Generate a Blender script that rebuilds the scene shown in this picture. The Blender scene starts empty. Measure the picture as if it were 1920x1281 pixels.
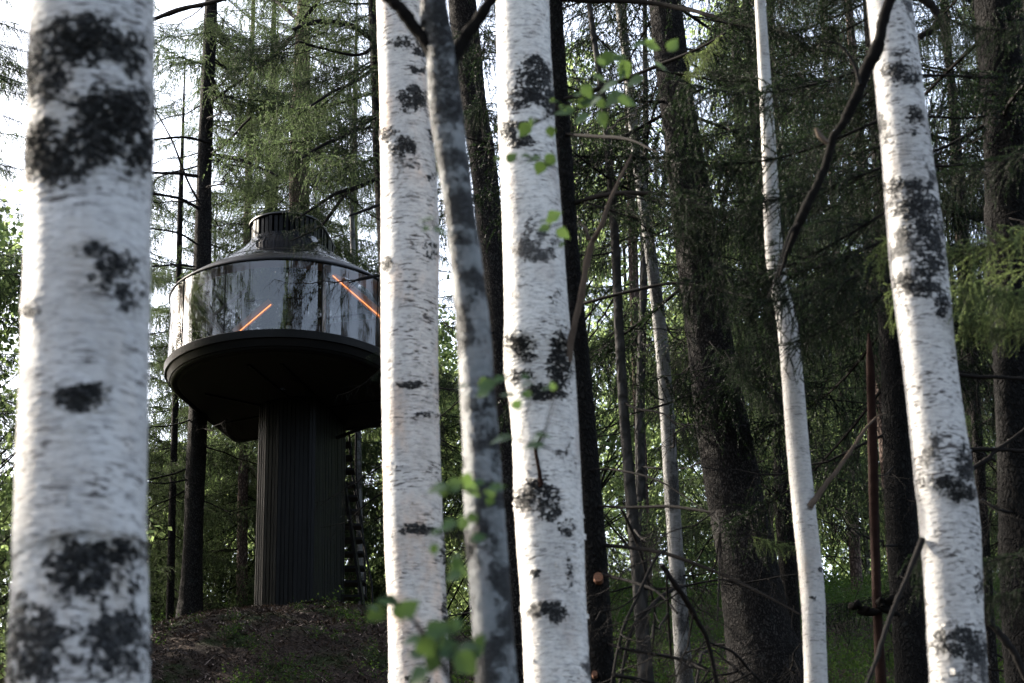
import bpy, math, random
import numpy as np
from mathutils import Vector, Matrix

# ------------------------------------------------------------------ camera, world, sun, exposure
SC = bpy.context.scene
COL = SC.collection
R = math.radians
FPX = 3900.0                      # focal length in pixels of the 1920 px wide photograph
PITCH, ROLL = R(20.8), -0.02
CAMZ = 1.6
cd = bpy.data.cameras.new("camera"); cam = bpy.data.objects.new("camera", cd); COL.objects.link(cam)
CM = Matrix.Translation((0, 0, CAMZ)) @ (Matrix.Rotation(R(90) + PITCH, 4, 'X') @ Matrix.Rotation(ROLL, 4, 'Z'))
cam.matrix_world = CM
cd.sensor_width = 36.0; cd.lens = FPX / 1920 * 36.0
cd.clip_start = 0.1; cd.clip_end = 3000
cd.dof.use_dof = True; cd.dof.focus_distance = 34.0; cd.dof.aperture_fstop = 5.2
SC.camera = cam

SUN_AZ, SUN_EL = R(-60), R(31)     # azimuth measured clockwise from +Y
w = bpy.data.worlds.new("World"); SC.world = w; w.use_nodes = True
nt = w.node_tree; bg = nt.nodes['Background']
sky = nt.nodes.new('ShaderNodeTexSky'); sky.sky_type = 'NISHITA'; sky.sun_disc = False
sky.sun_elevation = SUN_EL; sky.sun_rotation = SUN_AZ; sky.air_density = 1.0; sky.dust_density = 4.0; sky.ozone_density = 1.0
hs = nt.nodes.new('ShaderNodeHueSaturation'); hs.inputs['Saturation'].default_value = 0.70; nt.links.new(sky.outputs[0], hs.inputs['Color']); nt.links.new(hs.outputs[0], bg.inputs[0]); bg.inputs[1].default_value = 0.15
sd = bpy.data.lights.new("sun", 'SUN'); sd.energy = 3.8; sd.angle = R(0.6); sd.color = (1.0, 0.90, 0.76)
so = bpy.data.objects.new("sun", sd); COL.objects.link(so)
sdir = Vector((math.sin(SUN_AZ) * math.cos(SUN_EL), math.cos(SUN_AZ) * math.cos(SUN_EL), math.sin(SUN_EL)))
so.rotation_euler = sdir.to_track_quat('Z', 'Y').to_euler()
SC.view_settings.view_transform = 'Standard'; SC.view_settings.look = 'None'
SC.view_settings.exposure = 2.17; SC.view_settings.gamma = 1.0
SC.cycles.use_denoising = True
SC.cycles.max_bounces = 7; SC.cycles.transparent_max_bounces = 12

# ------------------------------------------------------------------ projection helpers
MI = CM.inverted()
def P(px, py, y):
    """world point seen at photograph pixel (px,py), on the vertical plane at distance y"""
    d = CM.to_3x3() @ Vector(((px - 960) / FPX, -(py - 640.5) / FPX, -1.0))
    t = y / d.y
    return Vector((0, 0, CAMZ)) + d * t
def depth_of(p):
    return -(MI @ Vector(p)).z
def pix(V):
    V = np.asarray(V, float)
    m = np.array(MI)
    q = V @ m[:3, :3].T + m[:3, 3]
    return 960 + FPX * q[:, 0] / -q[:, 2], 640.5 - FPX * q[:, 1] / -q[:, 2]

# ------------------------------------------------------------------ mesh collector
class M:
    def __init__(s): s.v = []; s.f = []; s.mi = []; s.t = []; s.n = 0; s.sm = []
    def add(s, V, F, mi=0, tint=0.5, smooth=False):
        V = np.asarray(V, float).reshape(-1, 3); F = np.asarray(F, int)
        if len(V) == 0 or len(F) == 0: return
        s.v.append(V); s.f.append(F + s.n); s.n += len(V)
        k = len(F)
        s.mi.append(np.full(k, mi, int) if np.isscalar(mi) else np.asarray(mi))
        s.t.append(np.full(k, tint, float) if np.isscalar(tint) else np.asarray(tint))
        s.sm.append(np.full(k, smooth))
    def mesh(s, name, mats, vattr=None):
        me = bpy.data.meshes.new(name)
        V = np.concatenate(s.v); loops = np.concatenate([f.ravel() for f in s.f])
        used = np.zeros(len(V), bool); used[loops] = True
        if not used.all(): loops = (np.cumsum(used) - 1)[loops]; V = V[used]; vattr = None if vattr is None else np.asarray(vattr)[used]
        me.vertices.add(len(V)); me.vertices.foreach_set('co', V.ravel()); tot = np.concatenate([np.full(len(f), f.shape[1]) for f in s.f])
        start = np.concatenate([[0], np.cumsum(tot)[:-1]])
        me.loops.add(len(loops)); me.loops.foreach_set('vertex_index', loops)
        me.polygons.add(len(tot)); me.polygons.foreach_set('loop_start', start)
        try: me.polygons.foreach_set('loop_total', tot)
        except Exception: pass
        for m in mats: me.materials.append(m)
        me.polygons.foreach_set('material_index', np.concatenate(s.mi))
        me.polygons.foreach_set('use_smooth', np.concatenate(s.sm))
        a = me.attributes.new('tint', 'FLOAT', 'FACE'); a.data.foreach_set('value', np.concatenate(s.t).astype(np.float32))
        if vattr is not None:
            b = me.attributes.new('scar', 'FLOAT', 'POINT'); b.data.foreach_set('value', np.asarray(vattr, np.float32))
        me.update(); me.validate(); return me

def link(name, me, parent=None, loc=None):
    o = bpy.data.objects.new(name, me); COL.objects.link(o)
    if parent: o.parent = parent
    if loc is not None: o.location = loc
    return o
def thing(name, label, cat, loc, group=None, rz=0):
    o = bpy.data.objects.new(name, None); COL.objects.link(o); o.location = loc; o.rotation_euler = (0, 0, rz)
    o.empty_display_size = 0.2
    o['label'] = label; o['category'] = cat
    if group: o['group'] = group
    return o
def unit(v): return v / np.maximum(np.linalg.norm(v, axis=-1, keepdims=True), 1e-9)

def box(m, c, s, rot=None, mi=0, tint=.5):
    c = np.array(c); x, y, z = [q / 2 for q in s]
    V = np.array([(a * x, b * y, e * z) for a in (-1, 1) for b in (-1, 1) for e in (-1, 1)])
    if rot is not None: V = V @ np.array(rot).T
    F = [(0, 1, 3, 2), (4, 6, 7, 5), (0, 4, 5, 1), (2, 3, 7, 6), (0, 2, 6, 4), (1, 5, 7, 3)]
    m.add(V + c, F, mi, tint)
def tube(m, pts, rad, n=8, mi=0, tint=.5, cap=True, smooth=True, noise=None, rng=None):
    pts = np.array(pts, float); k = len(pts); rad = np.broadcast_to(np.asarray(rad, float), (k,))
    T = np.gradient(pts, axis=0); T = unit(T)
    ref = np.array([0.0, 1.0, 0.0]) if abs(T[:, 1]).mean() < .8 else np.array([1.0, 0, 0])
    X = unit(np.cross(T, ref)); Y = np.cross(X, T)
    a = np.linspace(0, 2 * np.pi, n, endpoint=False)
    rr = rad[:, None] * np.ones(n)[None]
    if noise is not None: rr = rr * (1 + noise(k, n))
    V = pts[:, None] + rr[..., None] * (np.cos(a)[None, :, None] * X[:, None] + np.sin(a)[None, :, None] * Y[:, None])
    i = np.arange(k - 1)[:, None] * n; j = np.arange(n)[None]; j2 = (j + 1) % n
    F = np.stack([i + j, i + j2, i + n + j2, i + n + j], -1).reshape(-1, 4)
    m.add(V.reshape(-1, 3), F, mi, tint, smooth)
    if cap and n > 2:
        m.add(V[-1], [list(range(n))], mi, tint); m.add(V[0], [list(range(n))[::-1]], mi, tint)
    return V
def bar(m, a, b, wx, wz, mi=0, tint=.5):
    a = np.array(a, float); b = np.array(b, float); d = b - a; L = np.linalg.norm(d); t = d / L
    up = np.array([0, 0, 1.0]) if abs(t[2]) < .9 else np.array([0, 1.0, 0])
    s = unit(np.cross(t, up)); u = np.cross(s, t)
    box(m, (a + b) / 2, (L, wx, wz), np.stack([t, s, u], 1), mi, tint)

def smoothpath(ctrl, n):
    """Catmull-Rom through rows of ctrl (any number of columns)"""
    C = np.array(ctrl, float); k = len(C)
    if k < 3:
        u = np.linspace(0, 1, n)[:, None]; return C[0] * (1 - u) + C[-1] * u
    C = np.vstack([2 * C[0] - C[1], C, 2 * C[-1] - C[-2]])
    out = []
    for u in np.linspace(0, k - 1 - 1e-6, n):
        i = int(u); f = u - i; p0, p1, p2, p3 = C[i:i + 4]
        out.append(.5 * (2 * p1 + (p2 - p0) * f + (2 * p0 - 5 * p1 + 4 * p2 - p3) * f * f + (3 * p1 - p0 - 3 * p2 + p3) * f ** 3))
    return np.array(out)

# ------------------------------------------------------------------ materials
def mat(name):
    m = bpy.data.materials.new(name); m.use_nodes = True
    nt = m.node_tree; b = nt.nodes['Principled BSDF']; return m, nt, b
def nd(nt, t, **k):
    n = nt.nodes.new(t)
    for a, b in k.items():
        if hasattr(n, a): setattr(n, a, b)
    return n
def mth(nt, op, a, b=None, c=None, clamp=False):
    n = nt.nodes.new('ShaderNodeMath'); n.operation = op; n.use_clamp = clamp
    for i, x in enumerate((a, b, c)):
        if x is None: continue
        if isinstance(x, (int, float)): n.inputs[i].default_value = x
        else: nt.links.new(x, n.inputs[i])
    return n.outputs[0]
def mixc(nt, f, a, b):
    n = nt.nodes.new('ShaderNodeMix'); n.data_type = 'RGBA'
    if isinstance(f, (int, float)): n.inputs[0].default_value = f
    else: nt.links.new(f, n.inputs[0])
    for i, x in ((6, a), (7, b)):
        if isinstance(x, tuple): n.inputs[i].default_value = (*x, 1)
        else: nt.links.new(x, n.inputs[i])
    return n.outputs[2]
def noise(nt, vec, scale, detail=3, rough=.55, stretch=None, dist=0.0):
    if stretch is not None:
        mp = nt.nodes.new('ShaderNodeMapping'); mp.inputs['Scale'].default_value = stretch
        nt.links.new(vec, mp.inputs['Vector']); vec = mp.outputs[0]
    n = nt.nodes.new('ShaderNodeTexNoise'); n.inputs['Scale'].default_value = scale
    n.inputs['Detail'].default_value = detail; n.inputs['Roughness'].default_value = rough; n.inputs['Distortion'].default_value = dist
    nt.links.new(vec, n.inputs['Vector']); return n.outputs['Fac']
def ramp(nt, x, a, b):
    n = nt.nodes.new('ShaderNodeMapRange'); n.interpolation_type = 'SMOOTHSTEP'
    nt.links.new(x, n.inputs[0]); n.inputs[1].default_value = a; n.inputs[2].default_value = b; return n.outputs[0]
def bump(nt, b, h, strength, dist):
    n = nt.nodes.new('ShaderNodeBump'); n.inputs['Strength'].default_value = strength; n.inputs['Distance'].default_value = dist
    nt.links.new(h, n.inputs['Height']); nt.links.new(n.outputs[0], b.inputs['Normal'])
def plain(name, col, rough=.6, var=.25, scale=8, metal=0, bumpd=0.0, spec=.5):
    m, nt, b = mat(name); tc = nd(nt, 'ShaderNodeTexCoord').outputs['Object']
    n = noise(nt, tc, scale, 5)
    d = tuple(c * (1 - var) for c in col); l = tuple(min(1, c * (1 + var)) for c in col)
    nt.links.new(mixc(nt, n, d, l), b.inputs['Base Color']); b.inputs['Roughness'].default_value = rough
    b.inputs['Metallic'].default_value = metal; b.inputs['Specular IOR Level'].default_value = spec
    if bumpd: bump(nt, b, n, .6, bumpd)
    return m

def birch_mat(name, g0=.44, white=(.46, .455, .45), warm=(.42, .38, .34), dark=(.010, .011, .012), lent=1.0, patch=.70, sc=1.0):
    m, nt, b = mat(name); tc = nd(nt, 'ShaderNodeTexCoord').outputs['Object']
    at = nd(nt, 'ShaderNodeAttribute'); at.attribute_name = 'scar'; sr = at.outputs['Fac']
    fine = noise(nt, tc, 55 * sc, 5, .7)
    mid = noise(nt, tc, 14 * sc, 4, .6)
    big = noise(nt, tc, 3.2 * sc, 3, .5)
    # horizontal lenticels: stretched around the trunk, thin in height
    l1 = noise(nt, tc, 1.0, 2, .5, (17 * sc, 17 * sc, 95 * sc))
    l2 = noise(nt, tc, 1.0, 2, .5, (34 * sc, 34 * sc, 170 * sc))
    l3 = noise(nt, tc, 1.0, 3, .6, (7 * sc, 7 * sc, 120 * sc))
    gate = mth(nt, 'MULTIPLY', ramp(nt, noise(nt, tc, 6 * sc, 4, .6, (1, 1, 1.6)), g0, g0 + .18), 1.0)
    L = mth(nt, 'MULTIPLY', ramp(nt, l1, .57, .64), mth(nt, 'ADD', gate, .18), clamp=True)
    L = mth(nt, 'MAXIMUM', L, mth(nt, 'MULTIPLY', ramp(nt, l2, .60, .67), mth(nt, 'MULTIPLY_ADD', gate, .5, .25)))
    L = mth(nt, 'MAXIMUM', L, mth(nt, 'MULTIPLY', ramp(nt, l3, .58, .70), .35))
    L = mth(nt, 'MULTIPLY', L, .95 * lent, clamp=True)
    # black scars with ragged, fissured edges
    streak = noise(nt, tc, 1.0, 4, .7, (22 * sc, 22 * sc, 60 * sc))
    rag = mth(nt, 'ADD', mth(nt, 'MULTIPLY', mth(nt, 'SUBTRACT', mid, .5), 1.6), mth(nt, 'MULTIPLY', mth(nt, 'SUBTRACT', fine, .5), 2.2))
    rag = mth(nt, 'ADD', rag, mth(nt, 'MULTIPLY', mth(nt, 'SUBTRACT', streak, .5), 1.4))
    S = ramp(nt, mth(nt, 'ADD', sr, mth(nt, 'MULTIPLY', rag, mth(nt, 'MULTIPLY_ADD', sr, 1.5, .10))), .44, .56)
    nat = ramp(nt, mth(nt, 'ADD', big, mth(nt, 'MULTIPLY', rag, .12)), patch, patch + .07)
    S = mth(nt, 'MAXIMUM', S, mth(nt, 'MULTIPLY', nat, .9))
    base = mixc(nt, ramp(nt, noise(nt, tc, 5 * sc, 4, .6, (1, 1, .45)), .46, .74), white, warm)
    grey = noise(nt, tc, 1.0, 4, .65, (22 * sc, 22 * sc, 60 * sc))
    base = mixc(nt, mth(nt, 'MULTIPLY', ramp(nt, grey, .46, .72), .75), base, (.22, .22, .225))
    base = mixc(nt, mth(nt, 'MULTIPLY', ramp(nt, noise(nt, tc, 1.0, 5, .7, (3.5 * sc, 3.5 * sc, 1.6 * sc)), .47, .66), .45), base, (.26, .255, .25))
    base = mixc(nt, mth(nt, 'MULTIPLY', ramp(nt, fine, .55, .72), .35), base, (.16, .155, .15))
    base = mixc(nt, L, base, (.055, .048, .046))
    dk = mixc(nt, ramp(nt, noise(nt, tc, 60 * sc, 5, .75), .50, .68), dark, (.12, .122, .125))
    nt.links.new(mixc(nt, S, base, dk), b.inputs['Base Color'])
    b.inputs['Roughness'].default_value = .62; b.inputs['Specular IOR Level'].default_value = .3
    h = mth(nt, 'ADD', mth(nt, 'MULTIPLY', L, -.35), mth(nt, 'MULTIPLY', fine, mth(nt, 'ADD', mth(nt, 'MULTIPLY', S, 3.0), .15)))
    h = mth(nt, 'ADD', h, mth(nt, 'MULTIPLY', grey, .3))
    bump(nt, b, h, .9, .012)
    return m
def spruce_mat(name, a=(.030, .026, .024), c=(.115, .098, .088), scale=26, lich=.0, green=.0):
    m, nt, b = mat(name); tc = nd(nt, 'ShaderNodeTexCoord').outputs['Object']
    mp = nt.nodes.new('ShaderNodeMapping'); mp.inputs['Scale'].default_value = (1, 1, .55); nt.links.new(tc, mp.inputs[0])
    v = nd(nt, 'ShaderNodeTexVoronoi', feature='DISTANCE_TO_EDGE'); v.inputs['Scale'].default_value = scale
    nz = nt.nodes.new('ShaderNodeTexNoise'); nz.inputs['Scale'].default_value = scale * .8; nt.links.new(mp.outputs[0], nz.inputs[0])
    add = nd(nt, 'ShaderNodeVectorMath', operation='MULTIPLY_ADD'); nt.links.new(nz.outputs['Color'], add.inputs[0])
    add.inputs[1].default_value = (.06, .06, .06); nt.links.new(mp.outputs[0], add.inputs[2])
    nt.links.new(add.outputs[0], v.inputs['Vector'])
    e = ramp(nt, v.outputs['Distance'], .02, .30)
    n = noise(nt, tc, 60, 4, .7); g = noise(nt, tc, 4, 4, .6)
    f = mth(nt, 'MULTIPLY', e, mth(nt, 'ADD', n, .3), clamp=True)
    col = mixc(nt, f, a, c)
    col = mixc(nt, mth(nt, 'MULTIPLY', ramp(nt, g, .5, .7), .5), col, tuple(q * .5 for q in a))
    if lich: col = mixc(nt, mth(nt, 'MULTIPLY', ramp(nt, noise(nt, tc, 9, 5, .7), .58, .66), lich), col, (.10, .12, .115))
    if green: col = mixc(nt, mth(nt, 'MULTIPLY', ramp(nt, noise(nt, tc, 6, 5, .7), .52, .66), green), col, (.035, .055, .015))
    nt.links.new(col, b.inputs['Base Color']); b.inputs['Roughness'].default_value = .85; b.inputs['Specular IOR Level'].default_value = .08
    bump(nt, b, mth(nt, 'ADD', e, mth(nt, 'MULTIPLY', n, .4)), 1.0, .02)
    return m
def leaf_mat(name, dark, light, trans, tf=.45, rough=.55, spec=.12):
    m = bpy.data.materials.new(name); m.use_nodes = True; nt = m.node_tree
    b = nt.nodes['Principled BSDF']; out = nt.nodes['Material Output']
    at = nd(nt, 'ShaderNodeAttribute'); at.attribute_name = 'tint'
    oi = nd(nt, 'ShaderNodeObjectInfo')
    t = mth(nt, 'ADD', at.outputs['Fac'], mth(nt, 'MULTIPLY', mth(nt, 'SUBTRACT', oi.outputs['Random'], .5), .3), clamp=True)
    c = mixc(nt, t, dark, light); nt.links.new(c, b.inputs['Base Color'])
    b.inputs['Roughness'].default_value = rough; b.inputs['Specular IOR Level'].default_value = spec
    tr = nd(nt, 'ShaderNodeBsdfTranslucent'); nt.links.new(mixc(nt, t, tuple(q * .7 for q in trans), trans), tr.inputs[0])
    mx = nd(nt, 'ShaderNodeMixShader'); mx.inputs[0].default_value = tf
    nt.links.new(b.outputs[0], mx.inputs[1]); nt.links.new(tr.outputs[0], mx.inputs[2]); nt.links.new(mx.outputs[0], out.inputs[0])
    return m

MT = {}
MT['birch_cool'] = birch_mat('birch_bark')
MT['birch_bright'] = birch_mat('bright_birch_bark', g0=.50, white=(.54, .53, .51), warm=(.40, .36, .33), lent=1.1, patch=.66, sc=1.15)
MT['birch_grey'] = birch_mat('mottled_birch_bark', g0=.40, white=(.44, .43, .415), warm=(.26, .24, .22), lent=1.1, patch=.60, sc=1.25)
MT['birch_warm'] = birch_mat('warm_lit_birch_bark', warm=(.60, .45, .35), lent=1.15, patch=.74)  # peach hints of the bark strengthened to imitate warm light on the trunk
MT['birch_smooth'] = birch_mat('young_birch_bark', white=(.36, .35, .335), warm=(.27, .24, .21), lent=.7, patch=.78, sc=1.3)
MT['birch_dark'] = birch_mat('rough_birch_bark', white=(.15, .165, .17), warm=(.05, .055, .057), lent=.6, patch=.50, sc=3.0)
MT['birch_far'] = birch_mat('far_birch_bark', white=(.12, .12, .115), warm=(.05, .048, .045), lent=.8, patch=.52, sc=.8)
MT['spruce'] = spruce_mat('spruce_bark', a=(.005, .0045, .0045), c=(.040, .036, .034), lich=.10, scale=38)
MT['spruce_black'] = spruce_mat('black_spruce_bark', a=(.003, .003, .003), c=(.012, .011, .0105), lich=.06, scale=34)
MT['spruce_pink'] = spruce_mat('pine_bark', a=(.05, .035, .030), c=(.17, .125, .105), scale=18)
MT['spruce_mossy'] = spruce_mat('fissured_bark', a=(.012, .010, .009), c=(.065, .055, .048), scale=20, green=.5)
MT['smooth_grey'] = spruce_mat('smooth_grey_bark', a=(.020, .019, .018), c=(.040, .038, .036), scale=9)
MT['twig'] = plain('dead_twig_bark', (.0095, .0085, .008), .9, .5, 30, spec=.08)
MT['twig_pale'] = plain('peeled_branch_bark', (.075, .058, .046), .9, .6, 12, spec=.05, bumpd=.01)
MT['black_branch'] = plain('wet_branch_bark', (.005, .0045, .004), .9, .8, 14, bumpd=.02, spec=.04)
MT['red_wood'] = plain('rotten_red_wood', (.013, .0065, .005), .9, .8, 9, spec=.05, bumpd=.03)
MT['cut_wood'] = plain('cut_branch_wood', (.15, .062, .03), .8, .6, 60)
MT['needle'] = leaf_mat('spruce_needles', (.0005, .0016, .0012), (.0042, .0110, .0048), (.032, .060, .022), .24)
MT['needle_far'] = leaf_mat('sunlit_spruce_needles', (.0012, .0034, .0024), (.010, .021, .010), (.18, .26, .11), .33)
MT['needle_lit'] = leaf_mat('sunlit_bough_needles', (.012, .024, .009), (.085, .125, .045), (.28, .37, .13), .40)  # sunlight on the bright boughs is put into this paler needle colour
MT['leaf_far'] = leaf_mat('backlit_leaves', (.005, .012, .006), (.028, .050, .020), (.32, .43, .17), .55)
MT['leaf'] = leaf_mat('birch_leaves', (.012, .034, .014), (.036, .078, .030), (.13, .21, .05), .40, .4, .2)
MT['herb'] = leaf_mat('bilberry_leaves', (.010, .024, .006), (.034, .070, .015), (.10, .18, .03), .35)

# ------------------------------------------------------------------ terrain
TY = 34.6                                   # distance of the tower
TC = P(530, 723, TY)                        # centre of the cabin floor, underside level
BASEZ = P(560, 1128, TY + .4).z
def ground(x, y):
    x = np.asarray(x, float); y = np.asarray(y, float)
    yy = [-200, -30, 0, 8, 14, 20, 28, 34, 40, 44, 50, 60, 90, 200, 400]
    hr = [-6, -2, 0, .9, 2.3, 4.4, 7.35, 9.6, 11.4, 12.35, 12.9, 12.4, 9.5, 6, 4]
    hl = [-6, -2, 0, .7, 1.9, 3.8, 6.3, 7.9, 8.6, 8.8, 8.6, 7.8, 5.5, 3, 2]
    a = np.interp(y, yy, hr); b = np.interp(y, yy, hl)
    t = np.clip((x + 6.5) / 8.5, 0, 1); t = t * t * (3 - 2 * t)
    h = b + (a - b) * t
    d = np.sqrt((x - TC.x - .15) ** 2 + ((y - TY - 2.0) / 1.0) ** 2)
    q = BASEZ + .01 - .34 * np.clip(d - 1.45, 0, 4.2) - .75 * np.clip(d - 5.65, 0, 500)
    h = np.where(q - h > .5, q, np.where(q - h < -.5, h, h + (q - h + .5) ** 2 / 2))
    h = h + .05 * np.sin(x * 2.1 + y * 1.3) + .04 * np.sin(x * 4.7 - y * 3.1) + .10 * np.sin(x * .8 + 1) * np.sin(y * .9)
    return h
def G(x, y): return float(ground(x, y))

def build_ground():
    m = M()
    xs = np.concatenate([np.linspace(-220, -16, 30), np.linspace(-15.8, 15.8, 210), np.linspace(16, 220, 30)])
    ys = np.concatenate([np.linspace(-200, 8, 40), np.linspace(8.2, 50, 260), np.linspace(51, 300, 60)])
    X, Y = np.meshgrid(xs, ys); Z = ground(X, Y)
    rg = np.random.default_rng(3); Z = Z + rg.normal(0, .012, Z.shape)
    V = np.stack([X, Y, Z], -1).reshape(-1, 3); nx = len(xs); ny = len(ys)
    i = (np.arange(ny - 1)[:, None] * nx + np.arange(nx - 1)[None]).ravel()
    m.add(V, np.stack([i, i + 1, i + nx + 1, i + nx], 1), 0, .5, True)
    mt, nt, b = mat('forest_floor'); tc = nd(nt, 'ShaderNodeTexCoord').outputs['Object']
    n1 = noise(nt, tc, 22, 8, .75); n2 = noise(nt, tc, 1.1, 5, .6); n3 = noise(nt, tc, 5, 5, .7)
    c = mixc(nt, ramp(nt, n1, .35, .7), (.015, .011, .009), (.105, .074, .058))
    c = mixc(nt, mth(nt, 'MULTIPLY', ramp(nt, n3, .5, .7), .6), c, (.015, .012, .010))
    c = mixc(nt, mth(nt, 'MULTIPLY', ramp(nt, n2, .50, .62), .8), c, (.022, .035, .010))
    nt.links.new(c, b.inputs['Base Color']); b.inputs['Roughness'].default_value = .95; b.inputs['Specular IOR Level'].default_value = .1
    bump(nt, b, mth(nt, 'ADD', n1, n3), 1.0, .09)
    o = link('ground', m.mesh('ground', [mt])); o['kind'] = 'structure'
build_ground()

def scatter_litter():
    rg = np.random.default_rng(11); n = 60000
    x = rg.uniform(-9.5, 2, n); y = rg.uniform(24, 37, n); z = ground(x, y) + rg.uniform(0, .03, n)
    a = rg.uniform(0, 6.28, n); L = rg.uniform(.03, .12, n) + .3 * (rg.uniform(0, 1, n) > .985); wd = rg.uniform(.004, .014, n)
    t = np.stack([np.cos(a), np.sin(a), rg.normal(.15, .35, n)], 1); t = unit(t)
    s = np.stack([-np.sin(a), np.cos(a), np.zeros(n)], 1)
    c = np.stack([x, y, z], 1)
    V = np.stack([c - t * L[:, None] / 2 - s * wd[:, None], c - t * L[:, None] / 2 + s * wd[:, None], c + t * L[:, None] / 2 + s * wd[:, None] * .6, c + t * L[:, None] / 2 - s * wd[:, None] * .6], 1)
    m = M(); m.add(V.reshape(-1, 3), np.arange(4 * n).reshape(n, 4), 0, rg.uniform(0, 1, n))
    mt, nt, b = mat('bark_litter'); at = nd(nt, 'ShaderNodeAttribute'); at.attribute_name = 'tint'
    nt.links.new(mixc(nt, mth(nt, 'POWER', at.outputs['Fac'], 2.2), (.018, .013, .010), (.34, .245, .20)), b.inputs['Base Color']); b.inputs['Roughness'].default_value = .9
    o = link('leaf_litter', m.mesh('leaf_litter', [mt])); o['kind'] = 'stuff'
    o['label'] = 'brown bark chips and dry twigs covering the mound below the black column'; o['category'] = 'litter'
scatter_litter()

def scatter_herbs():
    rg = np.random.default_rng(5); n = 15000
    x = rg.uniform(-9.5, 14, n); y = rg.uniform(18, 50, n)
    dens = np.sin(x * 1.9 + 2) * np.sin(y * 1.4 + x * .5) + .6 * np.sin(x * 4.3 + 1) * np.sin(y * 3.7)
    mound = np.exp(-(((x - TC.x + .8) / 3.0) ** 2 + ((y - TY - .4) / 3.2) ** 2))
    keep = rg.uniform(0, 1, n) < np.clip(.30 + .75 * dens + np.clip((x + 1) * .35, -.1, 1.0), 0, 1) * (1 - mound * 1.3)
    keep &= ~((x < -4.5) & (rg.uniform(0, 1, n) < .8))
    x = x[keep]; y = y[keep]; n = len(x); z = ground(x, y)
    k = 40; N = n * k
    hh = rg.uniform(.14, .42, n) * np.where(x > 0, 1.25, .85)
    u = rg.uniform(.12, 1, (n, k)); ang = rg.uniform(0, 6.28, (n, k)); rr = rg.uniform(0, .20, (n, k)) * (.3 + u)
    c = np.stack([x[:, None] + np.cos(ang) * rr, y[:, None] + np.sin(ang) * rr, z[:, None] + hh[:, None] * u], -1).reshape(-1, 3)
    d = unit(rg.normal(0, 1, (N, 3)) + [0, 0, .3]); s = unit(np.cross(d, rg.normal(0, 1, (N, 3)))); L = rg.uniform(.022, .045, N)[:, None]
    V = np.stack([c - d * L * .5, c + s * L * .32, c + d * L * .5, c - s * L * .32], 1).reshape(-1, 3)
    m = M(); m.add(V, np.arange(4 * N).reshape(N, 4), 0, np.clip(np.repeat(rg.uniform(0, .7, n), k) + rg.uniform(-.1, .3, N), 0, 1))
    o = link('bilberry_undergrowth', m.mesh('bilberry_undergrowth', [MT['herb']])); o['kind'] = 'stuff'
    o['label'] = 'low green bilberry plants spread over the slope and the mound'; o['category'] = 'undergrowth'
scatter_herbs()

# ------------------------------------------------------------------ twig and bough library
def needles(rg, S, T, L, Gd, per_m, nl, nw, spread=.75):
    """needles along many twigs: start S, direction T, length L, droop Gd -> tri verts"""
    cnt = np.maximum((L * per_m).astype(int), 3); idx = np.repeat(np.arange(len(L)), cnt)
    u = rg.uniform(0, 1, len(idx))
    p = S[idx] + T[idx] * (L[idx] * u)[:, None]; p[:, 2] -= Gd[idx] * u * u
    tg = T[idx].copy(); tg[:, 2] -= 2 * Gd[idx] * u / np.maximum(L[idx], .01); tg = unit(tg)
    d = unit(tg * .75 + unit(rg.normal(0, 1, tg.shape)) * spread)
    s = unit(np.cross(d, rg.normal(0, 1, d.shape)))
    l = nl * rg.uniform(.7, 1.25, len(idx)) * (1 - .35 * u)
    V = np.stack([p - s * nw / 2, p + s * nw / 2, p + d * l[:, None]], 1)
    return V.reshape(-1, 3), idx, u
def stems(S, T, L, Gd, wd):
    """each twig as a bent three-sided sliver (two segments)"""
    n = len(L); u = np.array([0, .5, 1.0])
    p = S[:, None] + T[:, None] * (L[:, None] * u)[..., None]; p[..., 2] -= Gd[:, None] * u * u
    a = unit(np.cross(T, np.array([.3, .2, 1.0]))); b = unit(np.cross(T, a))
    w = np.array([1, .7, .25])
    V = []
    for k in range(3):
        an = k * 2.094; V.append(p + (math.cos(an) * a + math.sin(an) * b)[:, None] * (w * wd)[None, :, None])
    V = np.stack(V, 2)                       # n,3,3(side),3
    V = V.reshape(n, 9, 3); F = []
    for i in (0, 3):
        for k in range(3): F.append((i + k, i + (k + 1) % 3, i + 3 + (k + 1) % 3, i + 3 + k))
    F = (np.arange(n)[:, None, None] * 9 + np.array(F)[None]).reshape(-1, 4)
    return V.reshape(-1, 3), F
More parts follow.
